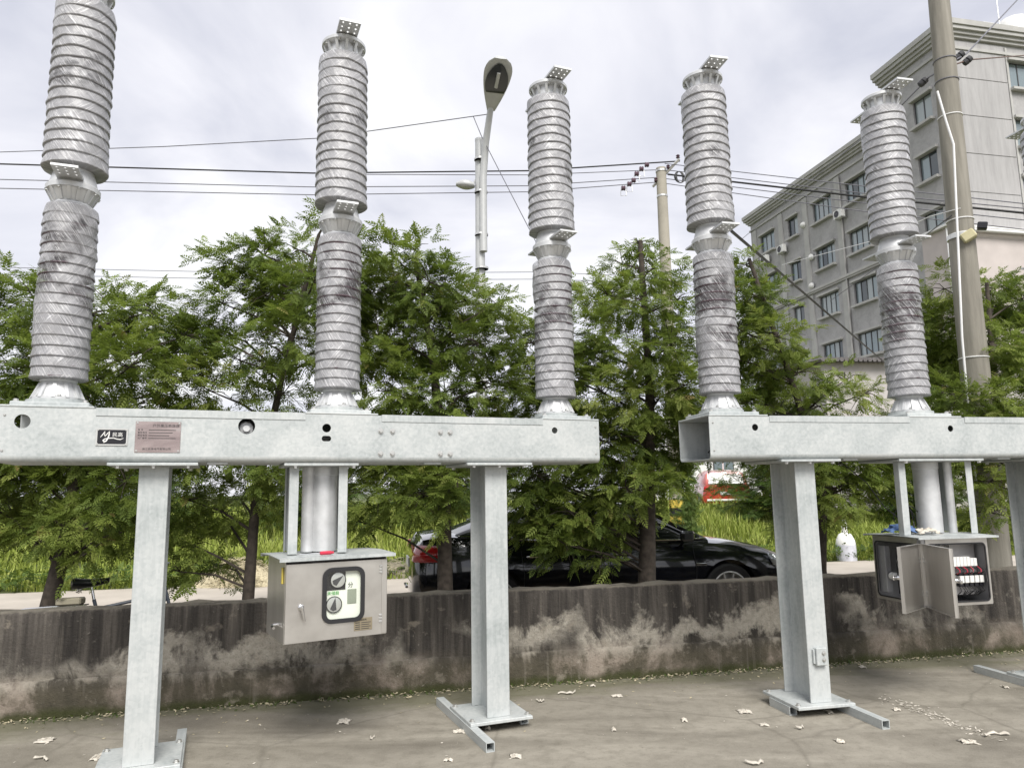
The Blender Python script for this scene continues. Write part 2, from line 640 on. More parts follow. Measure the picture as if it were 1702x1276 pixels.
MT['paper'] = plain('paper', (.56, .52, .45), .9, 0, .18, 25, .3)
MT['pale_litter'] = plain('dry_litter', (.42, .37, .25), .95, 0, .3, 30)
MT['cable'] = plain('black_cable', (.015, .015, .016), .5)
MT['wire_grey'] = plain('grey_wire', (.13, .13, .15), .5)
MT['white_pipe'] = plain('white_pvc', (.78, .78, .78), .35, 0, .04)
MT['glass'] = mat_glass('clear_pane', (.98, .99, .985), .1)
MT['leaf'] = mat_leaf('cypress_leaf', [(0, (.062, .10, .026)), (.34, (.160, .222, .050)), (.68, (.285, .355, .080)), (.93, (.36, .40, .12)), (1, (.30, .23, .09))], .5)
MT['leaf_bush'] = mat_leaf('bush_leaf', [(0, (.04, .075, .02)), (.6, (.085, .14, .03)), (1, (.15, .20, .05))])
MT['grass'] = mat_leaf('grass_blade', [(0, (.17, .22, .04)), (.5, (.34, .41, .08)), (1, (.50, .50, .18))], .35)

# ------------------------------------------------------------------ the setting
WT = math.atan(.207)                                  # the wall, the road and the cars share this direction
wd = Vector((math.cos(WT), math.sin(WT), 0))
wn_ = Vector((-math.sin(WT), math.cos(WT), 0))        # away from the camera
W0 = Vector((0, 6.4, 0))                              # wall foot in front of the camera


def wp(u, v, z=0.0):
    """point in wall coordinates: u along, v behind the wall's face, z up"""
    p = W0 + wd * u + wn_ * v
    return Vector((p.x, p.y, z))


def terrain_z(v):
    s = min(max((v - 8.2) / 9.0, 0), 1)
    return .75 * (s * s * (3 - 2 * s))


# ground: one sheet to the horizon, rising a little beyond the road
us = [-1500, -400, -120, -60, -40, -30, -20, -10, 0, 10, 20, 30, 40, 60, 120, 400, 1500]
vs_ = [-1500, -300, -60, -20, -8, 0, 4, 8.2, 9.5, 11, 12.5, 14, 15.5, 17.2, 20, 25, 40, 80, 200, 700, 2000]
gv, gf = [], []
for v in vs_:
    for u in us:
        gv.append(wp(u, v, terrain_z(v) - .012))
nu = len(us)
for j in range(len(vs_) - 1):
    for i in range(nu - 1):
        gf.append((j * nu + i, j * nu + i + 1, (j + 1) * nu + i + 1, (j + 1) * nu + i))
ground = MB().add(gv, gf).build('ground', MT['earth'], sm=60)
ground['kind'] = 'structure'


def sheet(name, u0, u1, v0, v1, z, mat, nuv=(1, 1)):
    m = MB()
    a, b = nuv
    vv = [wp(u0 + (u1 - u0) * i / a, v0 + (v1 - v0) * j / b, z) for j in range(b + 1) for i in range(a + 1)]
    ff = [(j * (a + 1) + i, j * (a + 1) + i + 1, (j + 1) * (a + 1) + i + 1, (j + 1) * (a + 1) + i) for j in range(b) for i in range(a)]
    o = m.add(vv, ff).build(name, mat)
    o['kind'] = 'structure'
    return o


sheet('yard_slab', -30, 30, -30, 0.10, 0.0, MT['yard'])
sheet('soil_strip', -40, 40, 0.10, 2.1, -.004, MT['soil'])
road = sheet('road', -200, 200, 2.1, 8.2, .0, MT['road'])

# low boundary wall: battered face with a plinth ledge and a rough cap, in wall coordinates
wall = empty('boundary_wall', W0, WT)
tag(wall, 'low stained concrete wall with black algae streaks behind the steel frames', 'wall')


def wall_piece(name, prof, u0, u1, seed, amp):
    r = np.random.default_rng(seed)
    n = int((u1 - u0) / .12)
    vs, fs = [], []
    k = len(prof)
    wob = np.cumsum(r.normal(0, .0012, n + 1)); wob -= np.linspace(0, wob[-1], n + 1)
    for i in range(n + 1):
        u = u0 + (u1 - u0) * i / n
        for j, (v, z, a) in enumerate(prof):
            vs.append((u, v + amp * a * r.normal(0, .004) + wob[i] * .5, max(z + a * r.normal(0, .006) + (wob[i] if z > .5 else wob[i] * .6), -.05) if z > 0 else z))
    for i in range(n):
        for j in range(k - 1):
            fs.append((i * k + j, (i + 1) * k + j, (i + 1) * k + j + 1, i * k + j + 1))
    fs.append(tuple(range(k)))
    fs.append(tuple(reversed([n * k + j for j in range(k)])))
    return MB().add(vs, fs).build(name, MT['wall'], wall, 50)


wall_piece('wall_face', [(.035, -.05, 0), (.035, .22, 0), (.038, .34, 1), (.045, .55, 1), (.05, .735, 1), (.06, .765, 1), (.15, .77, 1), (.24, .765, 1), (.25, .70, 1), (.25, -.05, 0)], -14, 15, 3, 1)
wall_piece('plinth', [(0, -.05, 0), (-.002, .10, 1), (.004, .225, 1), (.012, .262, 1), (.034, .275, .6), (.06, .27, 0), (.06, -.05, 0)], -14, 15, 5, 1)

# ------------------------------------------------------------------ circuit breakers
S, BW, ZB, ZT = 1.665, .254, 1.804, 2.115
LX, FB, FH, ZP = 1.103, .165, .336, .08
AE = .235
bolt_me = hexbolt(.011, .012)
bolt_me.materials.append(MT['zinc_bolt'])
bolt_big = hexbolt(.014, .014)
bolt_big.materials.append(MT['zinc_bolt'])


def bolt(parent, loc, rot=(0, 0, 0), me=None):
    return link('bolt', me or bolt_me, None, parent, None, loc, rot)


FRONT = (PI / 2, 0, 0)      # local z of a plate -> -y (towards the yard)


def shed_insulator(z0, z1, r0, r1, n, core):
    prof = [(core, z0)]
    h = (z1 - z0 - .03) / n
    for i in range(n):
        zb = z0 + .012 + i * h
        t = (i + .5) / n
        rr = r0 + (r1 - r0) * t
        prof += [(rr - .02, zb + h * .0), (rr - .002, zb - h * .01), (rr, zb + h * .06), (rr - .006, zb + h * .13), (core + .015, zb + h * .42), (core, zb + h * .6)]
    prof += [(core, z1)]
    return MB().lathe(prof, 40).mesh('insulator', 40)


def film_mesh(z0, z1, r0, r1, n, seed, loose):
    """film stretched over the shed rims, dished between them, with slack folds"""
    r = np.random.default_rng(seed)
    na = 96
    h = (z1 - z0 - .03) / n
    rows = [(z0 + .004, .62, 0), (z0 + .010, .90, .3)]
    for i in range(n):
        zb = z0 + .012 + i * h
        for f, k in ((.0, .990), (.05, 1.0), (.12, .997), (.32, .983), (.60, .967), (.86, .950), (.965, .943)):
            rows.append((zb + h * f, k, 1))
    rows += [(z1 - .012, .90, .3), (z1 - .003, .66, 0)]
    th = np.arange(na) / na * 2 * PI
    ph = r.uniform(0, 6.3, 12)
    vs = []
    for z, k, a in rows:
        t = (z - z0) / (z1 - z0)
        rr = (r0 + (r1 - r0) * t) * k + .003
        w = np.zeros(na)
        for q in range(6):
            w += np.sin(th * (3 + 2 * q) + ph[q] + z * (26 + 9 * q) * (1 if q % 2 else -1)) / (1.5 + q)
        slack = .5 + .5 * np.sin(th * 2 + ph[7] + z * 5) * np.sin(z * 7 + ph[8])
        fill = np.clip(np.sin(th + ph[9] + z * 3) * np.sin(z * 6 + ph[10]) * 1.9 - .45, 0, 1) * loose
        rad = rr + a * (w * .0040 * (.25 + slack)) + a * fill * ((r0 + (r1 - r0) * t) - rr + .008)
        for c in range(na):
            vs.append((rad[c] * math.cos(th[c]), rad[c] * math.sin(th[c]), z + a * .0025 * math.sin(th[c] * 2 + ph[11])))
    fs = []
    for i in range(len(rows) - 1):
        for c in range(na):
            fs.append((i * na + c, i * na + (c + 1) % na, (i + 1) * na + (c + 1) % na, (i + 1) * na + c))
    me = bpy.data.meshes.new('plastic_wrap')
    me.from_pydata(vs, [], fs)
    smooth(me, 70)
    return me


def ribbed_flange(prof, rib_r0, rib_z0, rib_r1, rib_z1, nrib):
    m = MB().lathe(prof, 40)
    for k in range(nrib):
        a = 2 * PI * k / nrib
        M = Matrix.Rotation(a, 4, 'Z')
        t = .010
        vs = [M @ Vector(p) for p in [(rib_r0 * .8, -t, rib_z0), (rib_r0, -t, rib_z0), (rib_r1, -t, rib_z1), (rib_r1 * .8, -t, rib_z1),
                                      (rib_r0 * .8, t, rib_z0), (rib_r0, t, rib_z0), (rib_r1, t, rib_z1), (rib_r1 * .8, t, rib_z1)]]
        m.add(vs, [(0, 1, 2, 3), (7, 6, 5, 4), (1, 5, 6, 2), (2, 6, 7, 3), (0, 4, 5, 1), (0, 3, 7, 4)])
    return m


ZF = 2.182
M_LOW = shed_insulator(2.305, 3.405, .153, .150, 17, .088)
M_UPP = shed_insulator(3.635, 4.775, .180, .172, 16, .105)
M_LOW.materials.append(MT['porcelain_brown'])
M_UPP.materials.append(MT['porcelain_grey'])
films_lo = [film_mesh(2.300, 3.410, .154, .151, 17, 20 + i, .8) for i in range(3)]
films_up = [film_mesh(3.632, 4.778, .181, .173, 16, 40 + i, .6) for i in range(3)]
for f in films_lo:
    f.materials.append(MT['film_lo'])
for f in films_up:
    f.materials.append(MT['film_up'])
# cast flanges
M_BASE = ribbed_flange([(.142, ZF), (.142, ZF + .014), (.128, ZF + .02), (.097, 2.285), (.094, 2.292), (.10, 2.296), (.10, 2.312), (.0, 2.312)],
                       .147, ZF + .012, .106, 2.284, 12).mesh('base_flange', 30)
M_MID = ribbed_flange([(.0, 3.40), (.112, 3.40), (.112, 3.418), (.106, 3.425), (.140, 3.495), (.152, 3.50), (.153, 3.528), (.146, 3.536), (.136, 3.545),
                       (.118, 3.615), (.112, 3.62), (.112, 3.642), (0, 3.642)], .112, 3.424, .150, 3.498, 16).mesh('middle_flange', 30)
M_TOP = ribbed_flange([(0, 4.77), (.13, 4.77), (.132, 4.785), (.118, 4.79), (.118, 4.855), (.150, 4.862), (.158, 4.866), (.158, 4.888), (.15, 4.896), (.06, 4.902), (0, 4.902)],
                      .121, 4.792, .148, 4.861, 12).mesh('top_flange', 30)
for m_ in (M_BASE, M_MID, M_TOP):
    m_.materials.append(MT['alu'])
# drilled terminal pad, lying flat, reaching outwards along -y
TP = holed('terminal_plate', rect(-.075, .075, -.29, -.06), [circ(-.048 + .048 * i, -.265 + .05 * j, .0095, 12) for i in range(3) for j in range(3)], .016)
TP.materials.append(MT['alu'])
TPM = holed('terminal_plate', rect(-.072, .072, -.315, -.10), [circ(-.045 + .045 * i, -.290 + .046 * j, .0085, 12) for i in range(3) for j in range(3)], .014)
TPM.materials.append(MT['alu'])


def column(root, x, i):
    lo = link('lower_insulator', M_LOW, None, root, None, (x, 0, 0))
    w = link('plastic_wrap', films_lo[i % 3], None, lo, None, (0, 0, 0), (0, 0, i * 2.1 + .4))
    up = link('upper_insulator', M_UPP, None, root, None, (x, 0, 0))
    link('plastic_wrap', films_up[(i + 1) % 3], None, up, None, (0, 0, 0), (0, 0, i * 1.7 + 1.0))
    bf = link('base_flange', M_BASE, None, root, None, (x, 0, 0))
    for k in range(7):
        a = 2 * PI * (k + .5) / 7
        bolt(bf, (.128 * math.cos(a), .128 * math.sin(a), ZF + .016))
    mf = link('middle_flange', M_MID, None, root, None, (x, 0, 0))
    for k in range(8):
        a = 2 * PI * (k + .5) / 8
        bolt(mf, (.142 * math.cos(a), .142 * math.sin(a), 3.499), (PI, 0, 0))
    for rz in (0, PI):
        link('terminal_plate', TPM, None, mf, None, (0, 0, 3.556), (0, 0, rz))
    tf = link('top_flange', M_TOP, None, root, None, (x, 0, 0))
    for k in range(8):
        a = 2 * PI * (k + .5) / 8
        bolt(tf, (.142 * math.cos(a), .142 * math.sin(a), 4.862), (PI, 0, 0))
    link('terminal_plate', TP, None, tf, None, (0, 0, 4.910), (0, 0, 0))
    link('terminal_plate', TPM, None, tf, None, (0, 0, 4.838), (0, 0, PI))
    return lo


def i_leg(root, x, tube_side, bracket=False):
    t, w = .013, .010
    m = MB()
    zt = ZB - .020
    m.bevbox(x - FB / 2, x + FB / 2, -FH / 2, -FH / 2 + t, ZP, zt, .003)
    m.bevbox(x - FB / 2, x + FB / 2, FH / 2 - t, FH / 2, ZP, zt, .003)
    m.box(x - w / 2, x + w / 2, -FH / 2 + t - .002, FH / 2 - t + .002, ZP, zt)
    for s in (-1, 1):          # weld fillets along the web
        m.prism([(-FH / 2 + t, ZP), (-FH / 2 + t, zt), (-FH / 2 + t + .012, zt), (-FH / 2 + t + .012, ZP)], x + s * .004, x + s * .011)
        m.prism([(FH / 2 - t - .012, ZP), (FH / 2 - t - .012, zt), (FH / 2 - t, zt), (FH / 2 - t, ZP)], x + s * .004, x + s * .011)
    leg = m.build('leg', MT['zinc'], root, 30)
    bp = MB().bevbox(x - .225, x + .225, -.235, .235, ZP - .022, ZP, .003).build('base_plate', MT['zinc'], leg)
    tp = MB().bevbox(x - .245, x + .245, -.262, .262, ZB - .020, ZB - .002, .003).build('head_plate', MT['zinc'], leg)
    for dx in (-.19, 0, .19):
        bolt(leg, (x + dx, -.235, ZB - .020), (PI, 0, 0), bolt_big)
        bolt(leg, (x + dx, .235, ZB - .020), (PI, 0, 0), bolt_big)
    # square tubes the feet stand on: a long one bolted on, a short packer on the other side
    for sx, ln in ((tube_side, 1.12), (-tube_side, .26)):
        cx = x + sx * .205
        o_, i_ = .029, .024
        ring = holed('foot_tube', rect(-o_, o_, -o_, o_), [rect(-i_, i_, -i_, i_)], ln)
        ft = link('foot_tube', ring, MT['zinc'], leg, None, (cx, 0, .0292), (PI / 2, 0, 0))
    for yy in (-.19, .19):
        bolt(leg, (x + tube_side * .20, yy, ZP), (0, 0, 0), bolt_big)
        bolt(leg, (x - tube_side * .20, yy, ZP), (0, 0, 0), bolt_big)
    if bracket:
        b = MB().bevbox(x - .035, x + .05, -FH / 2 - .035, -FH / 2 - .0005, .34, .46, .004)
        b.bevbox(x - .05, x - .036, -FH / 2 - .02, -FH / 2 - .0005, .35, .45, .003)
        b.build('earth_terminal', MT['zinc'], leg)
        for zz in (.38, .425):
            bolt(leg, (x + .02, -FH / 2 - .035, zz), FRONT)
    return leg


def make_breaker(loc, rz, label, idx):
    root = empty('circuit_breaker', loc, rz)
    tag(root, label, 'circuit breaker', 'wrapped high-voltage circuit breakers on steel frames')
    x0, x1 = -(S + AE), S + AE
    # hollow beam: drilled front sheet, bent bottom, back sheet
    zj = ZB + .035
    if idx == 0:
        holes = [circ(-1.783, 2.034, .040), circ(-.589, 2.029, .050, 28), circ(-.10, 2.026, .028), rrect(-.13, -.07, 1.940, 1.975, .016, 4), circ(1.534, 2.038, .023)]
    else:
        holes = [circ(-1.538, 2.035, .025), circ(.126, 2.031, .025), circ(1.55, 2.035, .025)]
    th = .007
    rr = .035
    outer = [(-BW, zj)] + [(-BW + rr - rr * math.cos(R(a)), ZB + rr - rr * math.sin(R(a))) for a in (15, 30, 45, 60, 75, 90)]
    inner = [(-BW + th, zj)] + [(-BW + rr - (rr - th) * math.cos(R(a)), ZB + rr - (rr - th) * math.sin(R(a))) for a in (15, 30, 45, 60, 75, 90)]
    poly = outer + [(-y, z) for y, z in reversed(outer)] + [(-y, z) for y, z in inner] + list(reversed(inner))
    beam = MB().prism(poly, x0, x1).bevbox(x0, x1, BW - th, BW, zj + .0005, ZT, .002).build('beam', MT['zinc'], root, 30)
    fm = holed('front_sheet', rect(x0, x1, zj, ZT), holes, th)
    link('front_sheet', fm, MT['zinc'], beam, None, (0, -BW + th / 2, 0), (PI / 2, 0, 0))
    # end flanges with rivets
    for xe, s in ((x0, 1), (x1, -1)):
        for yy, zz in ((-BW, 2.07), (-BW, 1.87)):
            bolt(beam, (xe + s * .03, yy, zz), FRONT).scale = (.55, .55, .5)
    # deck plates under each column and lids between them
    for c in (-S, 0, S):
        MB().bevbox(c - .235, c + .235, -BW - .004, BW + .004, ZT + .001, ZT + .013, .003).build('deck_plate', MT['zinc'], beam)
        dp = MB().bevbox(c - .20, c + .20, -.20, .20, ZT + .014, ZT + .040, .004).build('deck_plate', MT['zinc'], beam)
        MB().lathe([(.165, 0), (.165, .024), (0, .024)], 36, (c, 0, ZT + .042)).build('deck_plate', MT['zinc'], beam, 30)
        for sx in (-1, 1):
            for sy in (-1, 1):
                bolt(beam, (c + sx * .175, sy * .175, ZT + .040), (0, 0, 0), bolt_big)
    for a, b in ((-S + .245, -.235), (.26, S - .225)):
        yl = BW + .0045
        lid = [(-yl, ZT - .040), (-yl, ZT + .006), (yl, ZT + .006), (yl, ZT - .040), (yl - .003, ZT - .040), (yl - .003, ZT + .003), (-yl + .003, ZT + .003), (-yl + .003, ZT - .040)]
        MB().prism(lid, a, b).build('lid', MT['zinc'], beam)
    # inside the beam: the drive rod linking the three poles
    MB().tube([(x0 + .35, 0, 1.98), (x1 - .2, 0, 1.98)], .022, 12).build('drive_rod', MT['zinc_bolt'], beam, 40)
    MB().tube([(x0 + .05, -.12, 1.86), (x0 + .16, -.06, 1.94), (x0 + .24, -.1, 2.02), (x0 + .4, -.1, 2.0)], .005, 6).build('control_lead', MT['cable'], beam)
    if idx == 0:
        m = MB().lathe([(.047, 0), (.047, .05), (.040, .052), (.040, .075), (.020, .078), (.020, .10), (0, .10)], 24)
        m.build('gas_valve', MT['alu'], beam, 30, loc=(-.589, -BW + .13, 2.017), rot=(PI / 2, 0, 0))
        for px in (.254, .333, .666, .735):
            for pz in (2.012, 1.862):
                bolt(beam, (px, -BW, pz), FRONT, bolt_big)
    # legs
    i_leg(root, -LX, 1, bracket=(idx == 1))
    i_leg(root, LX, -1)
    for c, i in ((-S, 0), (0, 1), (S, 2)):
        column(root, c, i + idx * 3)
    # small pipe flanges below the beam
    for xx in (-.75, .62):
        MB().bevbox(xx - .06, xx + .06, -BW + .03, -BW + .14, ZB - .010, ZB - .0005, .002).build('cover_strip', MT['zinc'], root)
    return root


b1 = make_breaker((-1.2106, 5.0188, 0), .382, 'wrapped three-pole breaker with closed steel cabinet and two nameplates on its beam', 0)
b2 = make_breaker((3.2142, 5.8885, 0), .2109, 'wrapped three-pole breaker whose control cabinet stands open', 1)

# nameplates on the first beam
pl = MB().bevbox(-1.411, -1.249, -BW - .004, -BW - .0008, 1.903, 1.999, .001).build('logo_plate', MT['blackpaint'], b1)
pl['label'] = 'black plate with a white script M and swash'
fr = holed('rim', rect(-1.413, -1.247, 1.901, 2.001), [rect(-1.405, -1.255, 1.909, 1.993)], .002)
link('rim', fr, MT['silver'], pl, None, (0, -BW - .0045, 0), (PI / 2, 0, 0))
yl_ = -BW - .0055


def stroke(pts, w, parent, mat, y=yl_, name='lettering'):
    m = MB()
    m.tube([(p[0], y, p[1]) for p in pts], w if hasattr(w, '__len__') else [w] * len(pts), 6)
    me = m.mesh(name, 40)
    for v in me.vertices:
        v.co.y = y + (v.co.y - y) * .08
    return link(name, me, mat, parent)


ox, oz = -1.411, 1.903


def lp(x, z):      # plate coordinates 0..1.62 / 0..0.96 in decimetres
    return (ox + x * .1, oz + z * .1)


stroke([lp(.22, .46), lp(.33, .62), lp(.44, .80), lp(.43, .62), lp(.45, .50), lp(.56, .66), lp(.67, .80), lp(.66, .62), lp(.62, .42), lp(.52, .24), lp(.40, .18), lp(.36, .27), lp(.46, .37), lp(.66, .41), lp(.9, .42), lp(1.1, .36), lp(1.26, .34), lp(1.42, .42)],
       [.0015, .003, .004, .003, .002, .003, .0045, .004, .004, .0045, .006, .005, .003, .003, .0028, .003, .003, .001], pl, MT['white_paint'])
text('民高', .028, MT['white_paint'], pl, (ox + .082, -BW - .0045, oz + .052), (PI / 2, 0, 0))
for xx, zz in ((-1.404, 1.992), (-1.256, 1.992), (-1.404, 1.91), (-1.256, 1.91)):
    bolt(pl, (xx, -BW - .005, zz), FRONT).scale = (.35, .35, .3)
t_ = NT('etched_nameplate')
nv = t_.noise(t_.coord((2, 2, 6)), 2.5, 4, .6, .6)
t_.set(Base_Color=t_.ramp(nv, [(.3, (.34, .27, .26)), (.6, (.50, .41, .39)), (.8, (.56, .50, .48))]), Metallic=.75, Roughness=.22)
MT['nameplate'] = t_.m
np_ = MB().bevbox(-1.209, -.963, -BW - .004, -BW - .0008, 1.862, 2.046, .001).build('nameplate', MT['nameplate'], b1)
np_['label'] = 'etched steel data plate with rows of small characters'
text('户外高压断路器', .021, MT['ink'], np_, (-1.118, -BW - .0045, 2.014), (PI / 2, 0, 0))
for r_, (a_, b_) in enumerate((('型 号', '－－－－－－－－－－'), ('额定电压', '－－－－－－－－－－'), ('额定电流', '－－－－－－－－－－'), ('出厂编号', '－－－－－－－－－'))):
    text(a_, .0125, MT['ink'], np_, (-1.196, -BW - .0045, 1.992 - r_ * .0165), (PI / 2, 0, 0))
    MB().box(-1.138, -.990 - .018 * (r_ % 3), -BW - .0047, -BW - .0041, 1.9935 - r_ * .0165, 1.9975 - r_ * .0165).build('engraved_row', MT['ink'], np_)
text('浙江民高电气有限公司', .0155, MT['ink'], np_, (-1.168, -BW - .0045, 1.877), (PI / 2, 0, 0))
for xx, zz in ((-1.199, 2.037), (-.973, 2.037), (-1.199, 1.871), (-.973, 1.871)):
    bolt(np_, (xx, -BW - .004, zz), FRONT).scale = (.4, .4, .35)


# hangers and drive cylinder between beam and cabinet
def angle_bar(root, x, y, sx, sy, z0, z1):
    m = MB()
    m.bevbox(min(x, x + sx * .058), max(x, x + sx * .058), min(y, y + sy * .006), max(y, y + sy * .006), z0, z1, .0015)
    m.bevbox(min(x, x + sx * .006), max(x, x + sx * .006), min(y + sy * .0065, y + sy * .058), max(y + sy * .0065, y + sy * .058), z0, z1, .0015)
    return m.build('hanger', MT['zinc'], root)


for root, xs, cyl_, zc in ((b1, (-.315, .055), ((-.075, .0, .088), (-.178, -.02, .042)), 1.226), (b2, (-.30, .36), ((.10, .02, .092), (.245, -.05, .030)), 1.226)):
    for x in xs:
        s = 1 if x < 0.02 else -1
        angle_bar(root, x, -.17, s, 1, zc, ZB - .021)
        angle_bar(root, x if root is b1 or x > 0 else .13, .17, s, -1, zc, ZB - .021)
    MB().bevbox(xs[0] - .04, xs[1] + .06, -.235, .235, ZB - .021, ZB - .003, .003).build('hanger_plate', MT['zinc'], root)
    for cx, cy, r in cyl_:
        MB().lathe([(r * .9, 0), (r, .006), (r, .50), (r * 1.05, .505), (r * 1.05, ZB - .022 - zc), (0, ZB - .022 - zc)], 28, (cx, cy, zc)).build('drive_cylinder', MT['alu'], root, 30)
    for x in xs:
        bolt(root, (x + .03, -.215, ZB - .021), (PI, 0, 0), bolt_big)

# ------------------------------------------------------------------ cabinet of the first breaker (closed)
CZ0, CZ1 = .70, 1.205
CW, CD = .655, .50
c1 = MB()
hx, hy, tk = CW / 2, CD / 2, .004
c1.box(-hx, hx, hy - tk, hy, CZ0, CZ1).box(-hx, -hx + tk, -hy, hy - tk - .0005, CZ0, CZ1).box(hx - tk, hx, -hy, hy - tk - .0005, CZ0, CZ1)
c1.box(-hx + tk + .0005, hx - tk - .0005, -hy, hy - tk - .0005, CZ0, CZ0 + tk).box(-hx + tk + .0005, hx - tk - .0005, -hy, hy - tk - .0005, CZ1 - tk, CZ1)
cab1 = c1.build('control_cabinet', MT['inox'], b1, loc=(-.045, .005, 0), rot=(0, 0, .135))
cab1['label'] = 'closed brushed steel cabinet with a round-cornered window'
lidp = [(-hy - .05, CZ1 - .012), (-hy - .05, CZ1 + .008), (0, CZ1 + .016), (hy + .04, CZ1 + .008), (hy + .04, CZ1 - .012), (hy + .036, CZ1 - .012), (hy + .036, CZ1 + .004), (0, CZ1 + .011), (-hy - .046, CZ1 + .004), (-hy - .046, CZ1 - .012)]
MB().prism(lidp, -hx - .045, hx + .045).build('cabinet_lid', MT['zinc'], cab1)
# door (slightly proud, window cut out of it)
wx0, wx1, wz0, wz1 = -.085, .155, CZ0 + .115, CZ0 + .425
dz0, dz1 = CZ0 + .006, CZ1 - .030
dm = holed('door', rect(-hx + .002, hx - .042, dz0, dz1), [rrect(wx0, wx1, wz0, wz1, .045)], .022)
door1 = link('door', dm, MT['inox'], cab1, None, (0, -hy - .0125, 0), (PI / 2, 0, 0))
MB().bevbox(hx - .040, hx - .001, -hy - .016, -hy - .001, dz0, dz1, .002).build('hinge_strip', MT['inox'], cab1)
gm = holed('window_gasket', rrect(wx0 - .016, wx1 + .016, wz0 - .016, wz1 + .016, .058), [rrect(wx0 + .010, wx1 - .010, wz0 + .010, wz1 - .010, .036)], .012)
link('window_gasket', gm, MT['black_rubber'], cab1, None, (0, -hy - .029, 0), (PI / 2, 0, 0))
pm = holed('window_pane', rrect(wx0 + .009, wx1 - .009, wz0 + .009, wz1 - .009, .037), [], .003)
link('window_pane', pm, MT['glass'], cab1, None, (0, -hy - .0285, 0), (PI / 2, 0, 0))
# indicator panel behind the pane
py = -hy - .010
pnm = holed('indicator_panel', rrect(wx0 + .0006, wx1 - .0006, wz0 + .0006, wz1 - .0006, .0445), [], .003)
link('indicator_panel', pnm, MT['cream'], cab1, None, (0, py + .002, 0), (PI / 2, 0, 0))
MB().bevbox(wx0 + .012, wx0 + .135, py - .003, py - .0003, wz0 + .185, wz1 - .013, .001).build('dial_field', MT['blackpaint'], cab1)
MB().bevbox(wx0 + .148, wx0 + .207, py - .004, py - .0005, wz0 + .095, wz0 + .185, .002).build('counter', plain('grey_counter', (.30, .33, .26), .4), cab1)
for cx, cz, ang in ((wx0 + .085, wz0 + .247, 38), (wx0 + .062, wz0 + .098, 80)):
    dl = MB().lathe([(0, 0), (.046, 0), (.046, .004), (.042, .005), (0, .005)], 32).build('dial', MT['silver'], cab1, 30, loc=(cx, py - .0035, cz), rot=(PI / 2, 0, 0))
    rg = MB().lathe([(.0465, 0), (.051, 0), (.051, .006), (.0465, .006), (.0465, 0)], 32).build('dial_ring', MT['blackpaint'], cab1, 30, loc=(cx, py - .004, cz), rot=(PI / 2, 0, 0))
    a = R(ang)
    d = Vector((math.cos(a), 0, math.sin(a))); n = Vector((-math.sin(a), 0, math.cos(a)))
    c = Vector((cx, py - .0100, cz))
    ptr = MB()
    tri = [c + d * .042, c - d * .030 + n * .021, c - d * .040, c - d * .030 - n * .021]
    ptr.add([p for p in tri] + [p + Vector((0, .0012, 0)) for p in tri], [(0, 1, 2, 3), (7, 6, 5, 4), (0, 4, 5, 1), (1, 5, 6, 2), (2, 6, 7, 3), (3, 7, 4, 0)])
    ptr.build('pointer', MT['dark'], cab1)
text('分', .036, MT['ink'], cab1, (wx0 + .150, py - .0015, wz0 + .198), (PI / 2, 0, 0))
text('未储能', .026, MT['greenink'], cab1, (wx0 + .018, py - .0015, wz0 + .158), (PI / 2, 0, 0))
# handle, hinges, small data plate
hd = MB().lathe([(.018, 0), (.018, .010), (.012, .014), (.011, .030), (0, .030)], 20)
ho = hd.build('door_handle', MT['chrome'], cab1, 30, loc=(-.232, -hy - .0238, CZ0 + .215), rot=(PI / 2, 0, 0))
MB().tube([(-.232, -hy - .050, CZ0 + .218), (-.226, -hy - .052, CZ0 + .19), (-.214, -hy - .050, CZ0 + .135)], [.011, .0095, .007], 10).build('door_handle', MT['chrome'], cab1, 40)
for hz in (CZ0 + .075, CZ0 + .385):
    for k in range(3):
        MB().bevbox(hx - .058, hx - .036, -hy - .0285, -hy - .0165, hz + k * .020, hz + k * .020 + .015, .003).build('hinge', MT['zinc_bolt'], cab1)
dp = MB().bevbox(.105, .225, -hy - .0268, -hy - .0240, CZ0 + .040, CZ0 + .118, .001).build('data_plate', plain('brass_plate', (.36, .31, .22), .35, .6, .1), cab1)
text('操动机构', .013, MT['ink'], cab1, (.135, -hy - .0275, CZ0 + .100), (PI / 2, 0, 0))
for r_ in range(4):
    MB().box(.113, .145, -hy - .0276, -hy - .0269, CZ0 + .086 - r_ * .0125, CZ0 + .091 - r_ * .0125).box(.152, .215 - .01 * (r_ % 2), -hy - .0276, -hy - .0269, CZ0 + .086 - r_ * .0125, CZ0 + .090 - r_ * .0125).build('engraved_row', MT['ink'], cab1)
MB().bevbox(-hx - .012, -hx - .001, -hy + .03, -hy + .055, CZ1 - .15, CZ1 - .05, .003).build('door_magnet', MT['yellow_plastic'], cab1)
MB().tube([(-hx, -.05, CZ0 + .09), (-hx - .025, -.05, CZ0 + .09), (-hx - .03, -.07, CZ0 + .085), (-hx - .03, -.12, CZ0 + .082)], .009, 8).build('side_handle', MT['chrome'], cab1, 40)
MB().tube([(hx, -.02, CZ0 + .25), (hx + .025, -.02, CZ0 + .25), (hx + .027, -.02, CZ0 + .24), (hx + .027, -.02, CZ0 + .15)], .006, 8).build('side_handle', MT['chrome'], cab1, 40)

# ------------------------------------------------------------------ cabinet of the second breaker (open)
X0, X1, Y0, Y1 = -.265, .315, -.285, .235
c2 = MB()
Z0, Z1 = .715, 1.21
c2.box(X0, X1, Y1 - .004, Y1, Z0, Z1).box(X1 - .004, X1, Y0, Y1 - .0045, Z0, Z1)
c2.box(X0, X1 - .0045, Y0, Y1 - .0045, Z0, Z0 + .004).box(X0, X1 - .0045, Y0, Y1 - .0045, Z1 - .004, Z1)
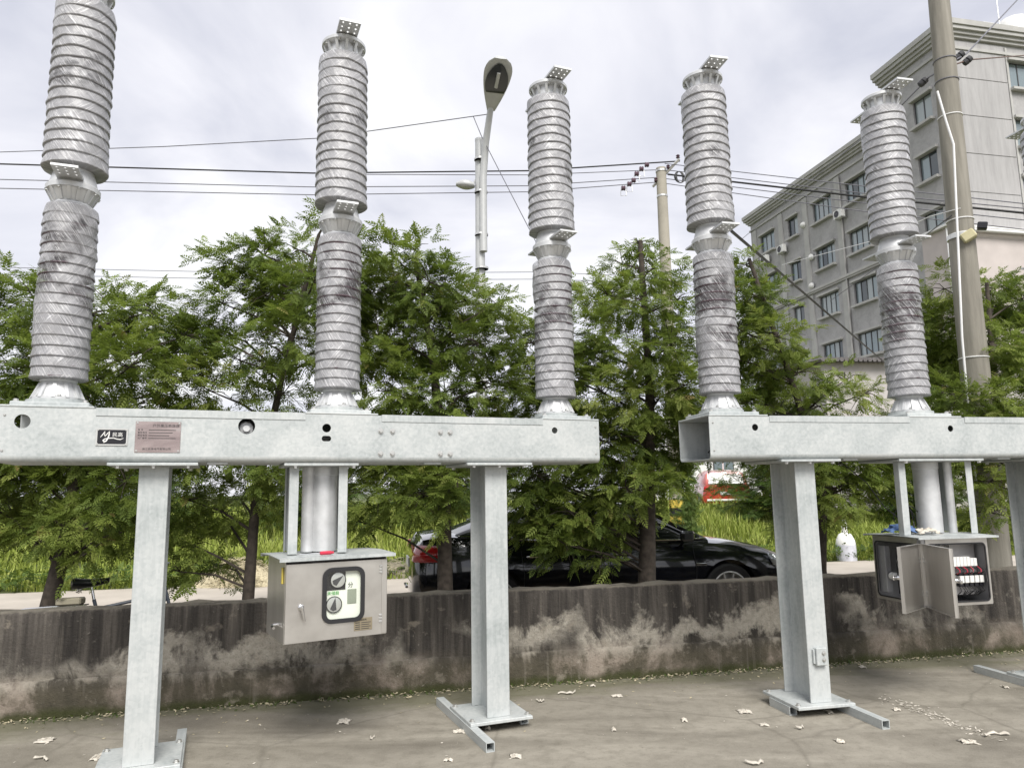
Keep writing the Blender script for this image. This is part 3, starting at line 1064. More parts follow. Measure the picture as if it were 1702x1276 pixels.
# corner post and the rims of the two openings
c2.box(X0, X0 + .035, Y0 + .0005, Y0 + .004, Z0 + .0045, Z1 - .0045).box(X0 + .0005, X0 + .004, Y0 + .0045, Y0 + .035, Z0 + .0045, Z1 - .0045)
cab2 = c2.build('control_cabinet', plain('cabinet_grey', (.42, .42, .43), .4, .5, .08), b2)
cab2['label'] = 'open cabinet with both doors swung out and wiring inside'
fr_ = holed('door_frame', rrect(X0 + .036, X1 - .001, Z0 + .001, Z1 - .001, .012), [rrect(X0 + .05, X1 - .032, Z0 + .03, Z1 - .05, .03)], .003)
link('door_frame', fr_, MT['inox'], cab2, None, (0, Y0 - .002, 0), (PI / 2, 0, 0))
fs_ = holed('door_frame', rrect(Y0 + .036, Y1 - .001, Z0 + .001, Z1 - .001, .012), [rrect(Y0 + .05, Y1 - .032, Z0 + .03, Z1 - .05, .03)], .003)
link('door_frame', fs_, MT['inox'], cab2, None, (X0 - .002, 0, 0), (PI / 2, 0, PI / 2))
sl = holed('seal', rrect(X0 + .042, X1 - .024, Z0 + .022, Z1 - .042, .035), [rrect(X0 + .052, X1 - .034, Z0 + .032, Z1 - .052, .028)], .008)
link('seal', sl, MT['black_rubber'], cab2, None, (0, Y0 - .008, 0), (PI / 2, 0, 0))
sl = holed('seal', rrect(Y0 + .042, Y1 - .024, Z0 + .022, Z1 - .042, .035), [rrect(Y0 + .052, Y1 - .034, Z0 + .032, Z1 - .052, .028)], .008)
link('seal', sl, MT['black_rubber'], cab2, None, (X0 - .008, 0, 0), (PI / 2, 0, PI / 2))
lid2 = [(Y0 - .05, Z1 - .006), (Y0 - .05, Z1 + .008), ((Y0 + Y1) / 2, Z1 + .016), (Y1 + .04, Z1 + .008), (Y1 + .04, Z1 - .006), (Y1 + .036, Z1 - .006), (Y1 + .036, Z1 + .003), ((Y0 + Y1) / 2, Z1 + .011), (Y0 - .046, Z1 + .003), (Y0 - .046, Z1 - .006)]
MB().prism(lid2, X0 - .055, X1 + .065).build('cabinet_lid', MT['zinc'], cab2)


def open_door(width, direc, hinge, side):
    M = Matrix.Translation(hinge) @ Matrix.Rotation(math.atan2(direc[1], direc[0]), 4, 'Z')
    m = MB()
    z0, z1 = Z0 + .008, Z1 - .035
    m.box(.004, width, -.001, .001, z0, z1, M)
    for a, b, c, d in ((.004, .007, z0, z1), (width - .003, width, z0, z1), (.0075, width - .0035, z0, z0 + .003), (.0075, width - .0035, z1 - .003, z1)):
        lo, hi = (.0013, .022) if side > 0 else (-.022, -.0013)
        m.box(a, b, lo, hi, c, d, M)
    m.box(width + .0002, width + .003, -.0015, .0225 if side > 0 else .0015, z0, z1, M)
    d = m.build('door', MT['inox'], cab2)
    lk = MB().tube([M @ Vector((width - .085, -.002 * side, Z0 + .24)), M @ Vector((width - .085, -.045 * side, Z0 + .24))], .016, 14)
    lk.bevbox(width - .10, width - .03, -.062 if side > 0 else .045, -.046 if side > 0 else .061, Z0 + .225, Z0 + .252, .004, M)
    lk.bevbox(width - .099, width - .071, -.03 if side > 0 else .005, -.005 if side > 0 else .03, Z0 + .19, Z0 + .222, .005, M)
    lk.build('door_lock', MT['chrome'], cab2, 40)
    for hz in (Z0 + .08, Z0 + .32):
        for k in range(2):
            hb = MB().bevbox(-.008, .016, -.010, .010, hz + k * .024, hz + k * .024 + .017, .003, M)
            hb.build('hinge', MT['zinc_bolt'], cab2)
    return M


Mf = open_door(.49, (-.34, -.94), (X0 - .006, Y0 - .022, 0), -1)
Ms = open_door(.42, (-.86, -.51), (X0 - .022, Y0 - .006, 0), 1)
MB().bevbox(.075, .10, -.020, -.004, Z1 - .16, Z1 - .075, .004, Ms).build('door_magnet', MT['yellow_plastic'], cab2)
# contents
MB().box(X0 + .30, X0 + .304, Y0 + .06, Y1 - .03, Z0 + .05, Z1 - .06).build('mounting_plate', plain('plate_grey', (.50, .50, .50), .4, .4), cab2)
MB().box(X0 + .26, X1 - .02, Y0 + .105, Y0 + .108, Z0 + .06, Z1 - .05).build('mounting_plate', plain('plate_pale', (.40, .39, .39), .45, .3), cab2)
MB().bevbox(X0 + .02, X0 + .07, Y1 - .10, Y1 - .02, Z0 + .05, Z1 - .08, .003).build('mounting_plate', plain('plate_mid', (.33, .33, .34), .45, .3), cab2)
yb = Y0 + .035
for i in range(7):
    MB().bevbox(.035 + i * .0305, .035 + i * .0305 + .028, yb, yb + .06, Z0 + .275, Z0 + .345 - (.012 if i > 4 else 0), .003).build('terminal_block', MT['white_paint'], cab2)
for i in range(5):
    MB().bevbox(.072 + i * .044, .072 + i * .044 + .036, yb - .01, yb + .05, Z0 + .155, Z0 + .207, .003).build('relay', MT['white_paint'], cab2)
    MB().bevbox(.074 + i * .044, .074 + i * .044 + .032, yb - .002, yb + .045, Z0 + .2075, Z0 + .222, .002).build('relay', MT['blackpaint'], cab2)
    MB().bevbox(.074 + i * .044, .074 + i * .044 + .032, yb - .002, yb + .045, Z0 + .128, Z0 + .1545, .002).build('relay', MT['blackpaint'], cab2)
for i in range(14):
    x = .062 + i * .0155
    j = random.uniform(-.008, .008)
    MB().tube([(x, yb + .01, Z0 + .274), (x + j, yb - .025, Z0 + .255), (x + j * 2, yb - .03, Z0 + .238), (x + j, yb + .005, Z0 + .221)], .0032, 5).build('lead', MT['cable'] if i % 4 else MT['red_plastic'], cab2)
for i in range(10):
    x = .075 + i * .0215
    MB().tube([(x, yb + .01, Z0 + .130), (x + random.uniform(-.01, .01), yb - .02, Z0 + .10), (x + random.uniform(-.02, .02), yb + .03, Z0 + .06)], .003, 5).build('lead', MT['cable'], cab2)
for i in range(8):
    y = Y0 + .16 + i * .026
    zt_ = random.uniform(.22, .40)
    MB().tube([(X0 + .29, y, Z0 + .42), (X0 + .25, y + .01, Z0 + zt_), (X0 + .26, y - .02, Z0 + .10)], .006, 5).build('lead', MT['cable'], cab2)
for k in range(5):
    MB().bevbox(X0 + .045, X0 + .12, -.115 + (k % 2) * .055, -.066 + (k % 2) * .055, Z0 + .085 + k * .062, Z0 + .138 + k * .062, .004).build('relay', MT['blackpaint'], cab2)
MB().bevbox(X0 + .03, X0 + .09, -.125, -.06, Z0 + .215, Z0 + .265, .004).build('relay', MT['white_paint'], cab2)
for k in range(9):
    yy = -.11 + k * .018
    MB().tube([(X0 + .05, yy, Z0 + .40), (X0 + .03 + .02 * math.sin(k), yy + .01, Z0 + .30), (X0 + .04, yy - .01 * math.cos(k), Z0 + .16), (X0 + .06, yy + .02, Z0 + .05)], .004, 5).build('lead', MT['cable'] if k % 3 else MT['white_paint'], cab2)
MB().bevbox(X0 + .18, X0 + .28, Y0 + .18, Y0 + .32, Z0 + .12, Z0 + .42, .006).build('spring_drive', MT['dark'], cab2)
MB().lathe([(.03, 0), (.03, .05), (.02, .06), (0, .06)], 16).build('gas_canister', MT['white_paint'], cab2, 30, loc=(X0 + .06, Y1 - .11, Z0 + .18), rot=(PI / 2, 0, 0))
MB().tube([(X0 + .12, Y0 + .14, Z0 + .25), (X0 + .09, Y0 + .13, Z0 + .17), (X0 + .14, Y0 + .12, Z0 + .10), (X0 + .12, Y0 + .14, Z0 + .05)], .006, 6).build('lead', MT['white_paint'], cab2)
MB().bevbox(X0 + .08, X0 + .2, Y0 + .10, Y0 + .22, Z0 + .035, Z0 + .075, .006).build('document_pouch', plain('pouch', (.45, .47, .22), .4), cab2)


def bl(root, x, y, z=0.0):
    return root.matrix_basis @ Vector((x, y, z))


# things lying on the cabinets
bpy.context.view_layer.update()
sdv = empty('screwdriver', cab1.matrix_world @ Vector((-.10, -hy - .012, CZ1 + .0245)), .382 + .135 + .10)
tag(sdv, 'red-handled screwdriver lying on the closed cabinet', 'screwdriver')
MB().tube([(-.02, 0, .004), (-.013, 0, .004), (.05, 0, .004), (.062, 0, .004), (.07, 0, .004)], [.006, .0125, .0125, .008, .009], 10).build('handle', MT['red_plastic'], sdv, 40)
MB().tube([(-.15, 0, .004), (-.021, 0, .004)], .0035, 8).build('shaft', MT['chrome'], sdv, 40)


def crumple(name, c, sx, sy, sz, mat, seed, parent=None):
    r = np.random.default_rng(seed)
    n = 9
    vs, fs = [], []
    for j in range(n):
        for i in range(n):
            x, y = i / (n - 1) * 2 - 1, j / (n - 1) * 2 - 1
            k = max(0, 1 - (x * x + y * y) * .45)
            vs.append((c[0] + sx * (x + r.normal(0, .13)), c[1] + sy * (y + r.normal(0, .13)), c[2] + max(.002, sz * (k * r.uniform(.35, 1.0)))))
    for j in range(n - 1):
        for i in range(n - 1):
            fs.append((j * n + i, j * n + i + 1, (j + 1) * n + i + 1, (j + 1) * n + i))
    o = MB().add(vs, fs).build(name, mat, parent, 25)
    md = o.modifiers.new('thick', 'SOLIDIFY'); md.thickness = .003
    return o


p_ = bl(b2, -.20, -.02, 1.228)
g = crumple('work_glove', p_, .12, .07, .085, MT['blue_cloth'], 3)
tag(g, 'crumpled blue work gloves on the open cabinet lid', 'gloves')
p_ = bl(b2, -.06, -.12, 1.226)
g = crumple('rag', p_, .075, .05, .06, MT['paper'], 4)
tag(g, 'crumpled white rag beside blue gloves on the cabinet lid', 'rag')
coil = empty('cable_coil', bl(b2, -.06, .08, 1.228), .2)
tag(coil, 'loose coil of thin black cable standing on the open cabinet', 'cable coil')
pts = []
for k in range(150):
    a = k / 150 * 2 * PI * 6
    q = k / 150
    pts.append((.055 * math.cos(a) * (1 + .35 * math.sin(q * 9)) + .03 * math.sin(q * 23), .04 * math.sin(q * 31), .105 + (.10 + .03 * math.sin(q * 17)) * math.sin(a)))
MB().tube(pts, .0035, 6).build('loops', MT['cable'], coil, 60)
MB().tube([(-.06, .02, .12), (-.15, .05, .2), (-.32, .02, .40), (-.55, .02, ZB - 1.228 - .001)], .004, 6).build('lead', MT['cable'], coil, 60)

# ------------------------------------------------------------------ trees
def frond_template(pairs=5, ln=1.0, leaf=.40, wid=.13):
    V, Q = [], []
    for t in np.linspace(.10, .90, pairs):
        l = leaf * math.sin(PI * (.20 + .70 * t)) * (1.05 - .3 * t)
        for s in (-1, 1):
            a = R(58 - 18 * t)
            d = np.array([math.cos(a), s * math.sin(a), 0])
            n = np.array([-math.sin(a), s * math.cos(a), 0]) * wid * .5
            p = np.array([t * ln, 0, -.10 * t * t])
            b = len(V)
            V += [p, p + d * l * .45 + n, p + d * l + np.array([0, 0, -.10 * l]), p + d * l * .45 - n]
            Q.append((b, b + 1, b + 2, b + 3))
    b = len(V)
    V += [np.array([.80 * ln, 0, -.08]), np.array([.98 * ln, wid * .5, -.10]), np.array([1.2 * ln, 0, -.14]), np.array([.98 * ln, -wid * .5, -.10])]
    Q.append((b, b + 1, b + 2, b + 3))
    return np.array(V), np.array(Q)


FT_V, FT_Q = frond_template()
FT2_V, FT2_Q = frond_template(4, 1.0, .42, .22)


def place_fronds(P, D, N, Sz, tint, tpl=None):
    TV, TQ = tpl or (FT_V, FT_Q)
    D = D / np.linalg.norm(D, axis=1, keepdims=True)
    Sd = np.cross(N, D)
    Sd /= np.maximum(np.linalg.norm(Sd, axis=1, keepdims=True), 1e-6)
    N2 = np.cross(D, Sd)
    n, k = len(P), len(TV)
    V = P[:, None, :] + Sz[:, None, None] * (TV[None, :, 0:1] * D[:, None, :] + TV[None, :, 1:2] * Sd[:, None, :] + TV[None, :, 2:3] * N2[:, None, :])
    Q = (TQ[None] + (np.arange(n) * k)[:, None, None]).reshape(-1, 4)
    return V.reshape(-1, 3), Q, np.repeat(tint, k)


def make_tree(seed, H, rad, z_low, nlimb, lean=(0, 0), trunk_r=.1, peak=(0, 0), size=.17, bare=0.0, shape=1.0, rag=.30, loc=None, gap=.036):
    """feathery swamp-cypress like tree: returns (wood mesh, foliage mesh)"""
    r = np.random.default_rng(seed)
    wood = MB()
    tp = []
    ph = r.uniform(0, 6, 4)
    nseg = 9
    for i in range(nseg + 1):
        t = i / nseg
        tp.append(Vector((lean[0] * t + (peak[0] - lean[0]) * t * t + .05 * math.sin(3 * t + ph[0]) * t, lean[1] * t + (peak[1] - lean[1]) * t * t + .05 * math.sin(4 * t + ph[1]) * t, -.1 + (H * .95 + .1) * t)))
    wood.tube(tp, [trunk_r * (1.15 - 1.0 * (i / nseg) ** .8) + .006 for i in range(nseg + 1)], 10)

    def tpt(z):
        t = (z + .1) / (H * .95 + .1) * nseg
        i = int(min(max(t, 0), nseg - 1))
        return tp[i].lerp(tp[i + 1], min(max(t - i, 0), 1))
    P, D, N, Sz, T = [], [], [], [], []
    az = r.uniform(0, 6.28)
    clump = r.uniform(0, 6.28, 6)
    for li in range(nlimb):
        q = (li + r.uniform(0, .9)) / nlimb
        rise = R(2 + 46 * q ** .8 + r.normal(0, 10))
        az += 2.399 + r.normal(0, .3)
        env = (min(1, .62 + q * 1.6)) * (1 - q ** 1.6) ** (.62 * shape) + .10
        ln = rad * env * (1 + rag * r.normal(0, .55)) * (1 + .20 * math.sin(2 * az + clump[0]) + .20 * math.sin(3 * az + 5 * q + clump[1]))
        ln = min(max(ln, .20), rad * 1.45)
        z = z_low + (H - .18 - z_low) * q - math.sin(rise) * ln * .35
        z = max(z, z_low * .8)
        base = np.array(tpt(z))
        d0 = np.array([math.cos(az) * math.cos(rise), math.sin(az) * math.cos(rise), math.sin(rise)])
        droop = .24 * (1 - q * .7)
        npt = 6
        ptsl = [base + d0 * ln * t + np.array([0, 0, -droop * ln * t * t]) for t in np.linspace(0, 1, npt)]
        wood.tube([Vector(p) for p in ptsl], [trunk_r * (.20 * (1 - .85 * t)) * (1 - .5 * q) + .0035 for t in np.linspace(0, 1, npt)], 4, False)
        if r.uniform() < bare:
            continue
        lt = r.uniform(-.17, .17)
        side = np.array([-math.sin(az), math.cos(az), 0])
        nsub = max(5, int(ln / .095))
        for si in range(nsub):
            t = .20 + .80 * (si + r.uniform(0, .9)) / nsub
            p = base + d0 * ln * t + np.array([0, 0, -droop * ln * t * t])
            tan = d0 + np.array([0, 0, -2 * droop * t]); tan /= np.linalg.norm(tan)
            sl = (.20 + .34 * (1 - t) * min(1, ln)) * r.uniform(.6, 1.3)
            sg = 1 if si % 2 else -1
            sd = tan * r.uniform(.25, .9) + side * sg * r.uniform(.3, 1.0) + np.array([0, 0, r.normal(.12, .38)])
            sd /= np.linalg.norm(sd)
            nf = max(4, int(sl / gap))
            tt = (np.arange(nf) + r.uniform(0, .8, nf)) / nf
            pp = p + sd * sl * tt[:, None] + np.array([0, 0, -1]) * (sl * .20 * tt ** 2)[:, None]
            s2 = np.cross(sd, np.array([0, 0, 1])); s2 /= max(np.linalg.norm(s2), 1e-6)
            sgn = np.where(np.arange(nf) % 2 == 0, 1, -1)
            dd = sd * r.uniform(.4, 1.0, nf)[:, None] + s2 * (sgn * r.uniform(.3, 1.0, nf))[:, None] + np.array([0, 0, 1]) * r.normal(-.12, .30, nf)[:, None]
            nn = np.array([0, 0, 1.0]) + r.normal(0, .45, (nf, 3))
            P.append(pp); D.append(dd); N.append(nn)
            Sz.append(size * r.uniform(.55, 1.15, nf))
            T.append(np.clip(.42 + lt + .20 * (t - .4) + r.normal(0, .13, nf), 0, 1))
    P, D, N = np.concatenate(P), np.concatenate(D), np.concatenate(N)
    Sz, T = np.concatenate(Sz), np.concatenate(T)
    if loc is not None:      # no twigs through the wall or into the steelwork
        rel = P[:, :2] + np.array(loc[:2])[None] - np.array([W0.x, W0.y])[None]
        v = rel @ np.array([wn_.x, wn_.y])
        wx = P[:, 0] + loc[0]
        gapz = (wx > 1.95) & (wx < 3.0) & (P[:, 2] < 1.86) & (r.uniform(size=len(P)) < .93)     # the opening between two trees
        keep = ~((v < .42) & (P[:, 2] < .98)) & (v > -.45) & ~gapz
        P, D, N, Sz, T = P[keep], D[keep], N[keep], Sz[keep], T[keep]
    old = r.uniform(size=len(T)) < .012
    T[old] = r.uniform(.92, 1, old.sum())
    V, Q, tt = place_fronds(P, D, N, Sz, T)
    return wood.mesh('trunk', 50), fast_mesh('crown', V, Q, None, tt), len(P)


def plant_tree(name, label, loc, meshes, rz=0.0, group=None, cat='tree', scale=1.0, leaf='leaf'):
    o = empty(name, loc, rz)
    tag(o, label, cat, group)
    o.scale = (scale,) * 3
    link('trunk', meshes[0], MT['bark'], o)
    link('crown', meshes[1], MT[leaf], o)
    return o


def clump_tree(seed, loc, trunk, trunk_r, clumps, size=.125, dens=1.0, back=.55):
    """tree from foliage masses: clumps = (centre, radius) in world space; returns meshes local to loc"""
    r = np.random.default_rng(seed)
    wood = MB()
    L0 = Vector(loc)
    tp = [Vector(p) - L0 for p in trunk]
    n = len(tp)
    wood.tube(tp, [trunk_r * (1.12 - .92 * (i / (n - 1)) ** .85) + .005 for i in range(n)], 10)

    def tpt(z):
        for i in range(n - 1):
            if z <= tp[i + 1].z or i == n - 2:
                t = (z - tp[i].z) / max(tp[i + 1].z - tp[i].z, 1e-6)
                return tp[i].lerp(tp[i + 1], min(max(t, 0), 1))
    P, D, N, Sz, T = [], [], [], [], []
    allc = []
    for c, rad in clumps:
        allc.append((Vector(c) - L0, rad))
        if r.uniform() < back:          # the far side of the crown
            allc.append((Vector(c) - L0 + Vector((r.normal(0, .15), r.uniform(.35, .75), r.normal(0, .12))), rad * r.uniform(.8, 1.05)))
    for c, rad in allc:
        hd = math.hypot(c.x - tpt(c.z).x, c.y - tpt(c.z).y)
        b0 = tpt(max(c.z - .45 * hd, .75))
        mid = b0.lerp(c, .5) + Vector((r.normal(0, .04), r.normal(0, .04), .06 * hd))
        wood.tube([b0, mid, c], [.012 + .010 * rad, .010 + .004 * rad, .006], 5, False)
        tw = 6
        lt = r.normal(.03, .13)
        for k in range(tw):
            d = Vector((r.normal(), r.normal(), r.normal(0, .5))).normalized()
            e_ = c + d * rad * r.uniform(.6, 1.15)
            wood.tube([c, c.lerp(e_, .5) + Vector((0, 0, .03)), e_], [.006, .004, .002], 4, False)
        nf = int(dens * 410 * (rad / .38) ** 2 / (size / .15) ** 2)
        # fronds sit in sprays: small sub-clusters spread over the mass, denser near its skin
        ns = max(10, nf // 11)
        u = r.normal(0, 1, (ns, 3)); u /= np.linalg.norm(u, axis=1, keepdims=True)
        rr = rad * r.uniform(.25, 1.0, ns) ** .45
        rr *= 1 + .22 * r.normal(0, 1, ns)
        sp = u * rr[:, None] * np.array([1.08, 1.0, .80])
        out = np.array(c) - np.array(tpt(c.z)); out[2] = 0
        out /= max(np.linalg.norm(out), .15)
        for j in range(ns):
            m_ = 11
            dirc = u[j] * .8 + out * .55 + np.array([0, 0, r.normal(.05, .25)])
            dirc /= np.linalg.norm(dirc)
            tt = r.uniform(0, 1, m_)
            ln = .15 * r.uniform(.7, 1.4)
            s2 = np.cross(dirc, [0, 0, 1.0]); s2 /= max(np.linalg.norm(s2), 1e-6)
            sg = np.where(np.arange(m_) % 2 == 0, 1, -1)
            P.append(np.array(c) + sp[j] + dirc * (ln * (tt - .3))[:, None] + np.array([0, 0, -1]) * (.25 * ln * tt ** 2)[:, None] + r.normal(0, .012, (m_, 3)))
            D.append(dirc * r.uniform(.45, 1, m_)[:, None] + s2 * (sg * r.uniform(.2, 1, m_))[:, None] + np.array([0, 0, 1]) * r.normal(-.18, .25, m_)[:, None])
            N.append(np.array([0, 0, 1.0]) + .35 * u[j] + r.normal(0, .35, (m_, 3)))
            Sz.append(size * r.uniform(.55, 1.15, m_))
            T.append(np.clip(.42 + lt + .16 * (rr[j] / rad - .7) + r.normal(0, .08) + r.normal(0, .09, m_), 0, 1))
    P, D, N = np.concatenate(P), np.concatenate(D), np.concatenate(N)
    Sz, T = np.concatenate(Sz), np.concatenate(T)
    rel = P[:, :2] + np.array(loc[:2])[None] - np.array([W0.x, W0.y])[None]
    v = rel @ np.array([wn_.x, wn_.y])
    keep = ~((v < .42) & (P[:, 2] < .98)) & (v > -.42)
    P, D, N, Sz, T = P[keep], D[keep], N[keep], Sz[keep], T[keep]
    old = r.uniform(size=len(T)) < .014
    T[old] = r.uniform(.90, 1, old.sum())
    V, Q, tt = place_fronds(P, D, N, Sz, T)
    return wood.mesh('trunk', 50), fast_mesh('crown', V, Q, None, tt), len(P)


GT = 'feathery trees in the strip behind the wall'
# foliage masses: (x, y, radius) as read off the photograph, each set at its own depth in the row
TREES = [
    ((-4.16, 6.72), 6.72, [(80, 1012), (115, 870), (140, 680), (150, 520)], .085, 1,
     [(-20, 500, 80), (60, 500, 62), (120, 480, 40), (185, 515, 58), (245, 520, 58), (305, 560, 42), (20, 610, 85), (120, 620, 80), (215, 610, 75), (290, 640, 50),
      (-30, 720, 90), (70, 730, 80), (170, 720, 80), (40, 800, 75), (130, 805, 70), (210, 800, 62), (-40, 830, 80), (80, 865, 50), (175, 865, 52), (150, 915, 36)],
     'feathery tree with dark leaning trunk behind the leftmost steel leg'),
    ((-2.48, 7.02), 7.02, [(412, 1000), (425, 830), (470, 620), (530, 390)], .060, 2,
     [(385, 440, 42), (440, 425, 48), (495, 415, 52), (545, 360, 30), (590, 400, 40), (520, 470, 62), (440, 490, 55), (370, 505, 45), (350, 560, 36), (580, 490, 60), (480, 560, 60),
      (560, 580, 65), (400, 600, 38), (350, 650, 55), (470, 655, 45), (330, 740, 70), (420, 760, 62), (310, 830, 62), (400, 830, 52), (320, 905, 42), (450, 800, 45), (300, 950, 26)],
     'slim-trunked feathery tree behind the closed cabinet'),
    ((-.67, 7.36), 7.36, [(740, 980), (738, 790), (720, 600), (690, 430)], .088, 3,
     [(650, 420, 40), (690, 415, 32), (640, 480, 58), (715, 470, 55), (775, 500, 50), (825, 505, 32), (630, 560, 65), (715, 560, 70), (795, 570, 52), (640, 650, 75), (740, 650, 75),
      (820, 640, 45), (620, 740, 70), (700, 740, 70), (780, 740, 62), (630, 815, 55), (700, 820, 52), (760, 810, 45), (610, 870, 30)],
     'feathery tree whose trunk crosses the rear of the black car'),
    ((1.37, 7.78), 7.78, [(1075, 960), (1078, 800), (1080, 650), (1064, 400)], .105, 4,
     [(1062, 405, 26), (1035, 440, 34), (1090, 445, 36), (1010, 490, 46), (1070, 500, 52), (1125, 500, 36), (970, 555, 48), (1045, 570, 62), (1115, 575, 55), (885, 570, 46), (930, 620, 52),
      (1000, 650, 66), (1085, 660, 66), (1140, 640, 40), (870, 650, 48), (920, 720, 66), (1010, 735, 70), (1090, 740, 60), (890, 790, 56), (960, 810, 62), (1040, 810, 58), (1092, 800, 28), (1128, 545, 38), (1130, 690, 36),
      (900, 860, 36), (985, 870, 42), (940, 905, 34), (1000, 925, 26), (880, 835, 36), (945, 850, 40), (1025, 868, 36), (1070, 850, 30), (865, 880, 26)],
     'pointed feathery tree in front of the black car between both frames'),
    ((3.30, 8.18), 8.1, [(1362, 945), (1366, 820), (1325, 660), (1245, 430)], .080, 5,
     [(1240, 440, 32), (1205, 480, 40), (1265, 490, 42), (1225, 545, 52), (1290, 560, 44), (1190, 590, 42), (1250, 620, 58), (1325, 620, 44), (1200, 680, 50), (1290, 690, 60), (1360, 675, 40),
      (1175, 728, 34), (1255, 735, 34), (1340, 760, 55), (1420, 760, 52), (1390, 810, 50), (1450, 790, 40), (1345, 850, 28), (1480, 770, 36), (1435, 655, 30)],
     'feathery tree behind the first leg of the open-cabinet breaker'),
    ((5.85, 8.95), 8.95, [(1660, 900), (1660, 760), (1650, 600), (1640, 470)], .085, 6,
     [(1570, 480, 40), (1550, 540, 44), (1600, 530, 46), (1560, 610, 52), (1650, 480, 40), (1700, 500, 48), (1680, 560, 52), (1625, 580, 50), (1720, 600, 60), (1600, 650, 54),
      (1670, 650, 56), (1560, 690, 48), (1640, 760, 46), (1650, 830, 44), (1700, 720, 50), (1545, 750, 40), (1720, 830, 40)],
     'feathery tree beside the tall concrete pole at the right edge'),
]
tree_meshes = []
for (xy, Y, tr_px, tr, sd_, cl, lab) in TREES:
    rr_ = np.random.default_rng(sd_ + 300)
    loc = (xy[0], xy[1], -.01)
    trunk = [Vector((xy[0], xy[1], -.1))] + [at(px, py, Y) for px, py in tr_px]
    cs = []
    for px, py, rp in cl:
        dy = rr_.uniform(-.45, .35)
        cs.append((at(px, py, Y + dy), rp * 1.08 * (Y + dy) / FPX))
    ms = clump_tree(sd_ + 100, loc, trunk, tr, cs)
    tree_meshes.append(ms)
    plant_tree('cypress_tree', lab, loc, ms, 0, GT)
print('FRONDS', [m[2] for m in tree_meshes])
# low boughs in front of the tall pole
cs = [(at(px, py, 7.75), rp * 7.75 / FPX) for px, py, rp in [(1590, 665, 46), (1640, 660, 44), (1690, 680, 46), (1620, 705, 40), (1560, 690, 36), (1600, 740, 36), (1660, 730, 36), (1645, 800, 38), (1668, 770, 36), (1640, 850, 30)]]
ms = clump_tree(150, (5.45, 7.85, -.01), [(5.45, 7.85, -.1), (5.42, 7.83, 1.2), (5.25, 7.78, 2.4)], .03, cs, back=.2)
plant_tree('cypress_sapling', 'young feathery tree whose boughs hide the foot of the tall pole', (5.45, 7.85, -.01), ms, 0, None, 'sapling')
# two more of the row, partly cut by the picture's edges
plant_tree('cypress_tree', 'feathery tree cut off by the left edge of the picture', (-6.5, 6.40, -.01), tree_meshes[2], 2.0, GT, scale=.92)
plant_tree('cypress_tree', 'feathery tree cut off by the right edge of the picture', (8.0, 9.3, -.01), tree_meshes[0], 1.2, GT, scale=1.1)

# bushes beyond the road
GB = 'bushes beyond the road'
bm_ = make_tree(140, 2.6, 1.5, .45, 60, (0, 0), .05, (0, 0), .26, 0, .5, gap=.06)
for i, (u, v, s, lab) in enumerate([(-15.5, 12.5, 1.05, 'round green bush beyond the road at the far left edge'), (-11.0, 14.0, 1.0, 'round green bush beyond the road left of the first leg'),
                                    (-6.6, 13.5, .95, 'round green bush beyond the road between the first leg and cabinet'), (-2.6, 14.5, .95, 'round green bush beyond the road behind the car boot'),
                                    (.8, 14.2, 1.0, 'round green bush beyond the road behind the car roof'), (10.6, 13.6, .9, 'round green bush beyond the road behind the open cabinet'),
                                    (14.5, 12.5, 1.1, 'round green bush beyond the road right of the concrete pole')]):
    p = wp(u, v, terrain_z(v) - .05)
    plant_tree('bush', lab, p, bm_[:2], i * 1.3, GB, 'bush', s, 'leaf_bush')


# ------------------------------------------------------------------ grass bank
def blades(n, u0, u1, v0, v1, h0, h1, seed, wid=.012, clump=.45):
    r = np.random.default_rng(seed)
    u = r.uniform(u0, u1, n)
    v = v0 + (v1 - v0) * r.uniform(0, 1, n) ** 1.3
    u += .25 * np.sin(v * 3.1 + u); v += .2 * np.sin(u * 2.3)
    v = np.maximum(v, v0 - .15 + .25 * np.sin(u * 1.7))
    s = np.clip((v - 8.2) / 9, 0, 1)
    z = .75 * (s * s * (3 - 2 * s)) - .02
    base = np.array(W0)[None] + np.outer(u, np.array(wd)) + np.outer(v, np.array(wn_))
    base[:, 2] = z
    hh = r.uniform(h0, h1, n) * (.75 + clump * np.sin(u * .9 + 1) * np.sin(v * 1.1))
    hh = np.maximum(hh, .08) * np.clip((v - v0 + .35) / 1.2, .3, 1)
    a = r.uniform(0, 2 * PI, n)
    d = np.stack([np.cos(a), np.sin(a), np.zeros(n)], 1)
    sd = np.stack([-np.sin(a), np.cos(a), np.zeros(n)], 1)
    bend = r.uniform(.15, .75, n)
    w = wid * r.uniform(.6, 1.4, n)
    V = np.empty((n, 5, 3))
    V[:, 0] = base - sd * w[:, None]
    V[:, 1] = base + sd * w[:, None]
    mid = base + d * (bend * hh * .28)[:, None] + np.array([0, 0, 1]) * (hh * .62)[:, None]
    V[:, 2] = mid + sd * (w * .8)[:, None]
    V[:, 3] = mid - sd * (w * .8)[:, None]
    V[:, 4] = base + d * (bend * hh * .95)[:, None] + np.array([0, 0, 1]) * (hh * (1 - .25 * bend))[:, None]
    k = np.arange(n) * 5
    q = np.stack([k, k + 1, k + 2, k + 3], 1)
    t = np.stack([k + 3, k + 2, k + 4], 1)
    tint = np.clip(r.normal(.45, .18, n) + .15 * np.sin(u * .7) * np.sin(v), 0, 1)
    return V.reshape(-1, 3), q, t, np.repeat(tint, 5)


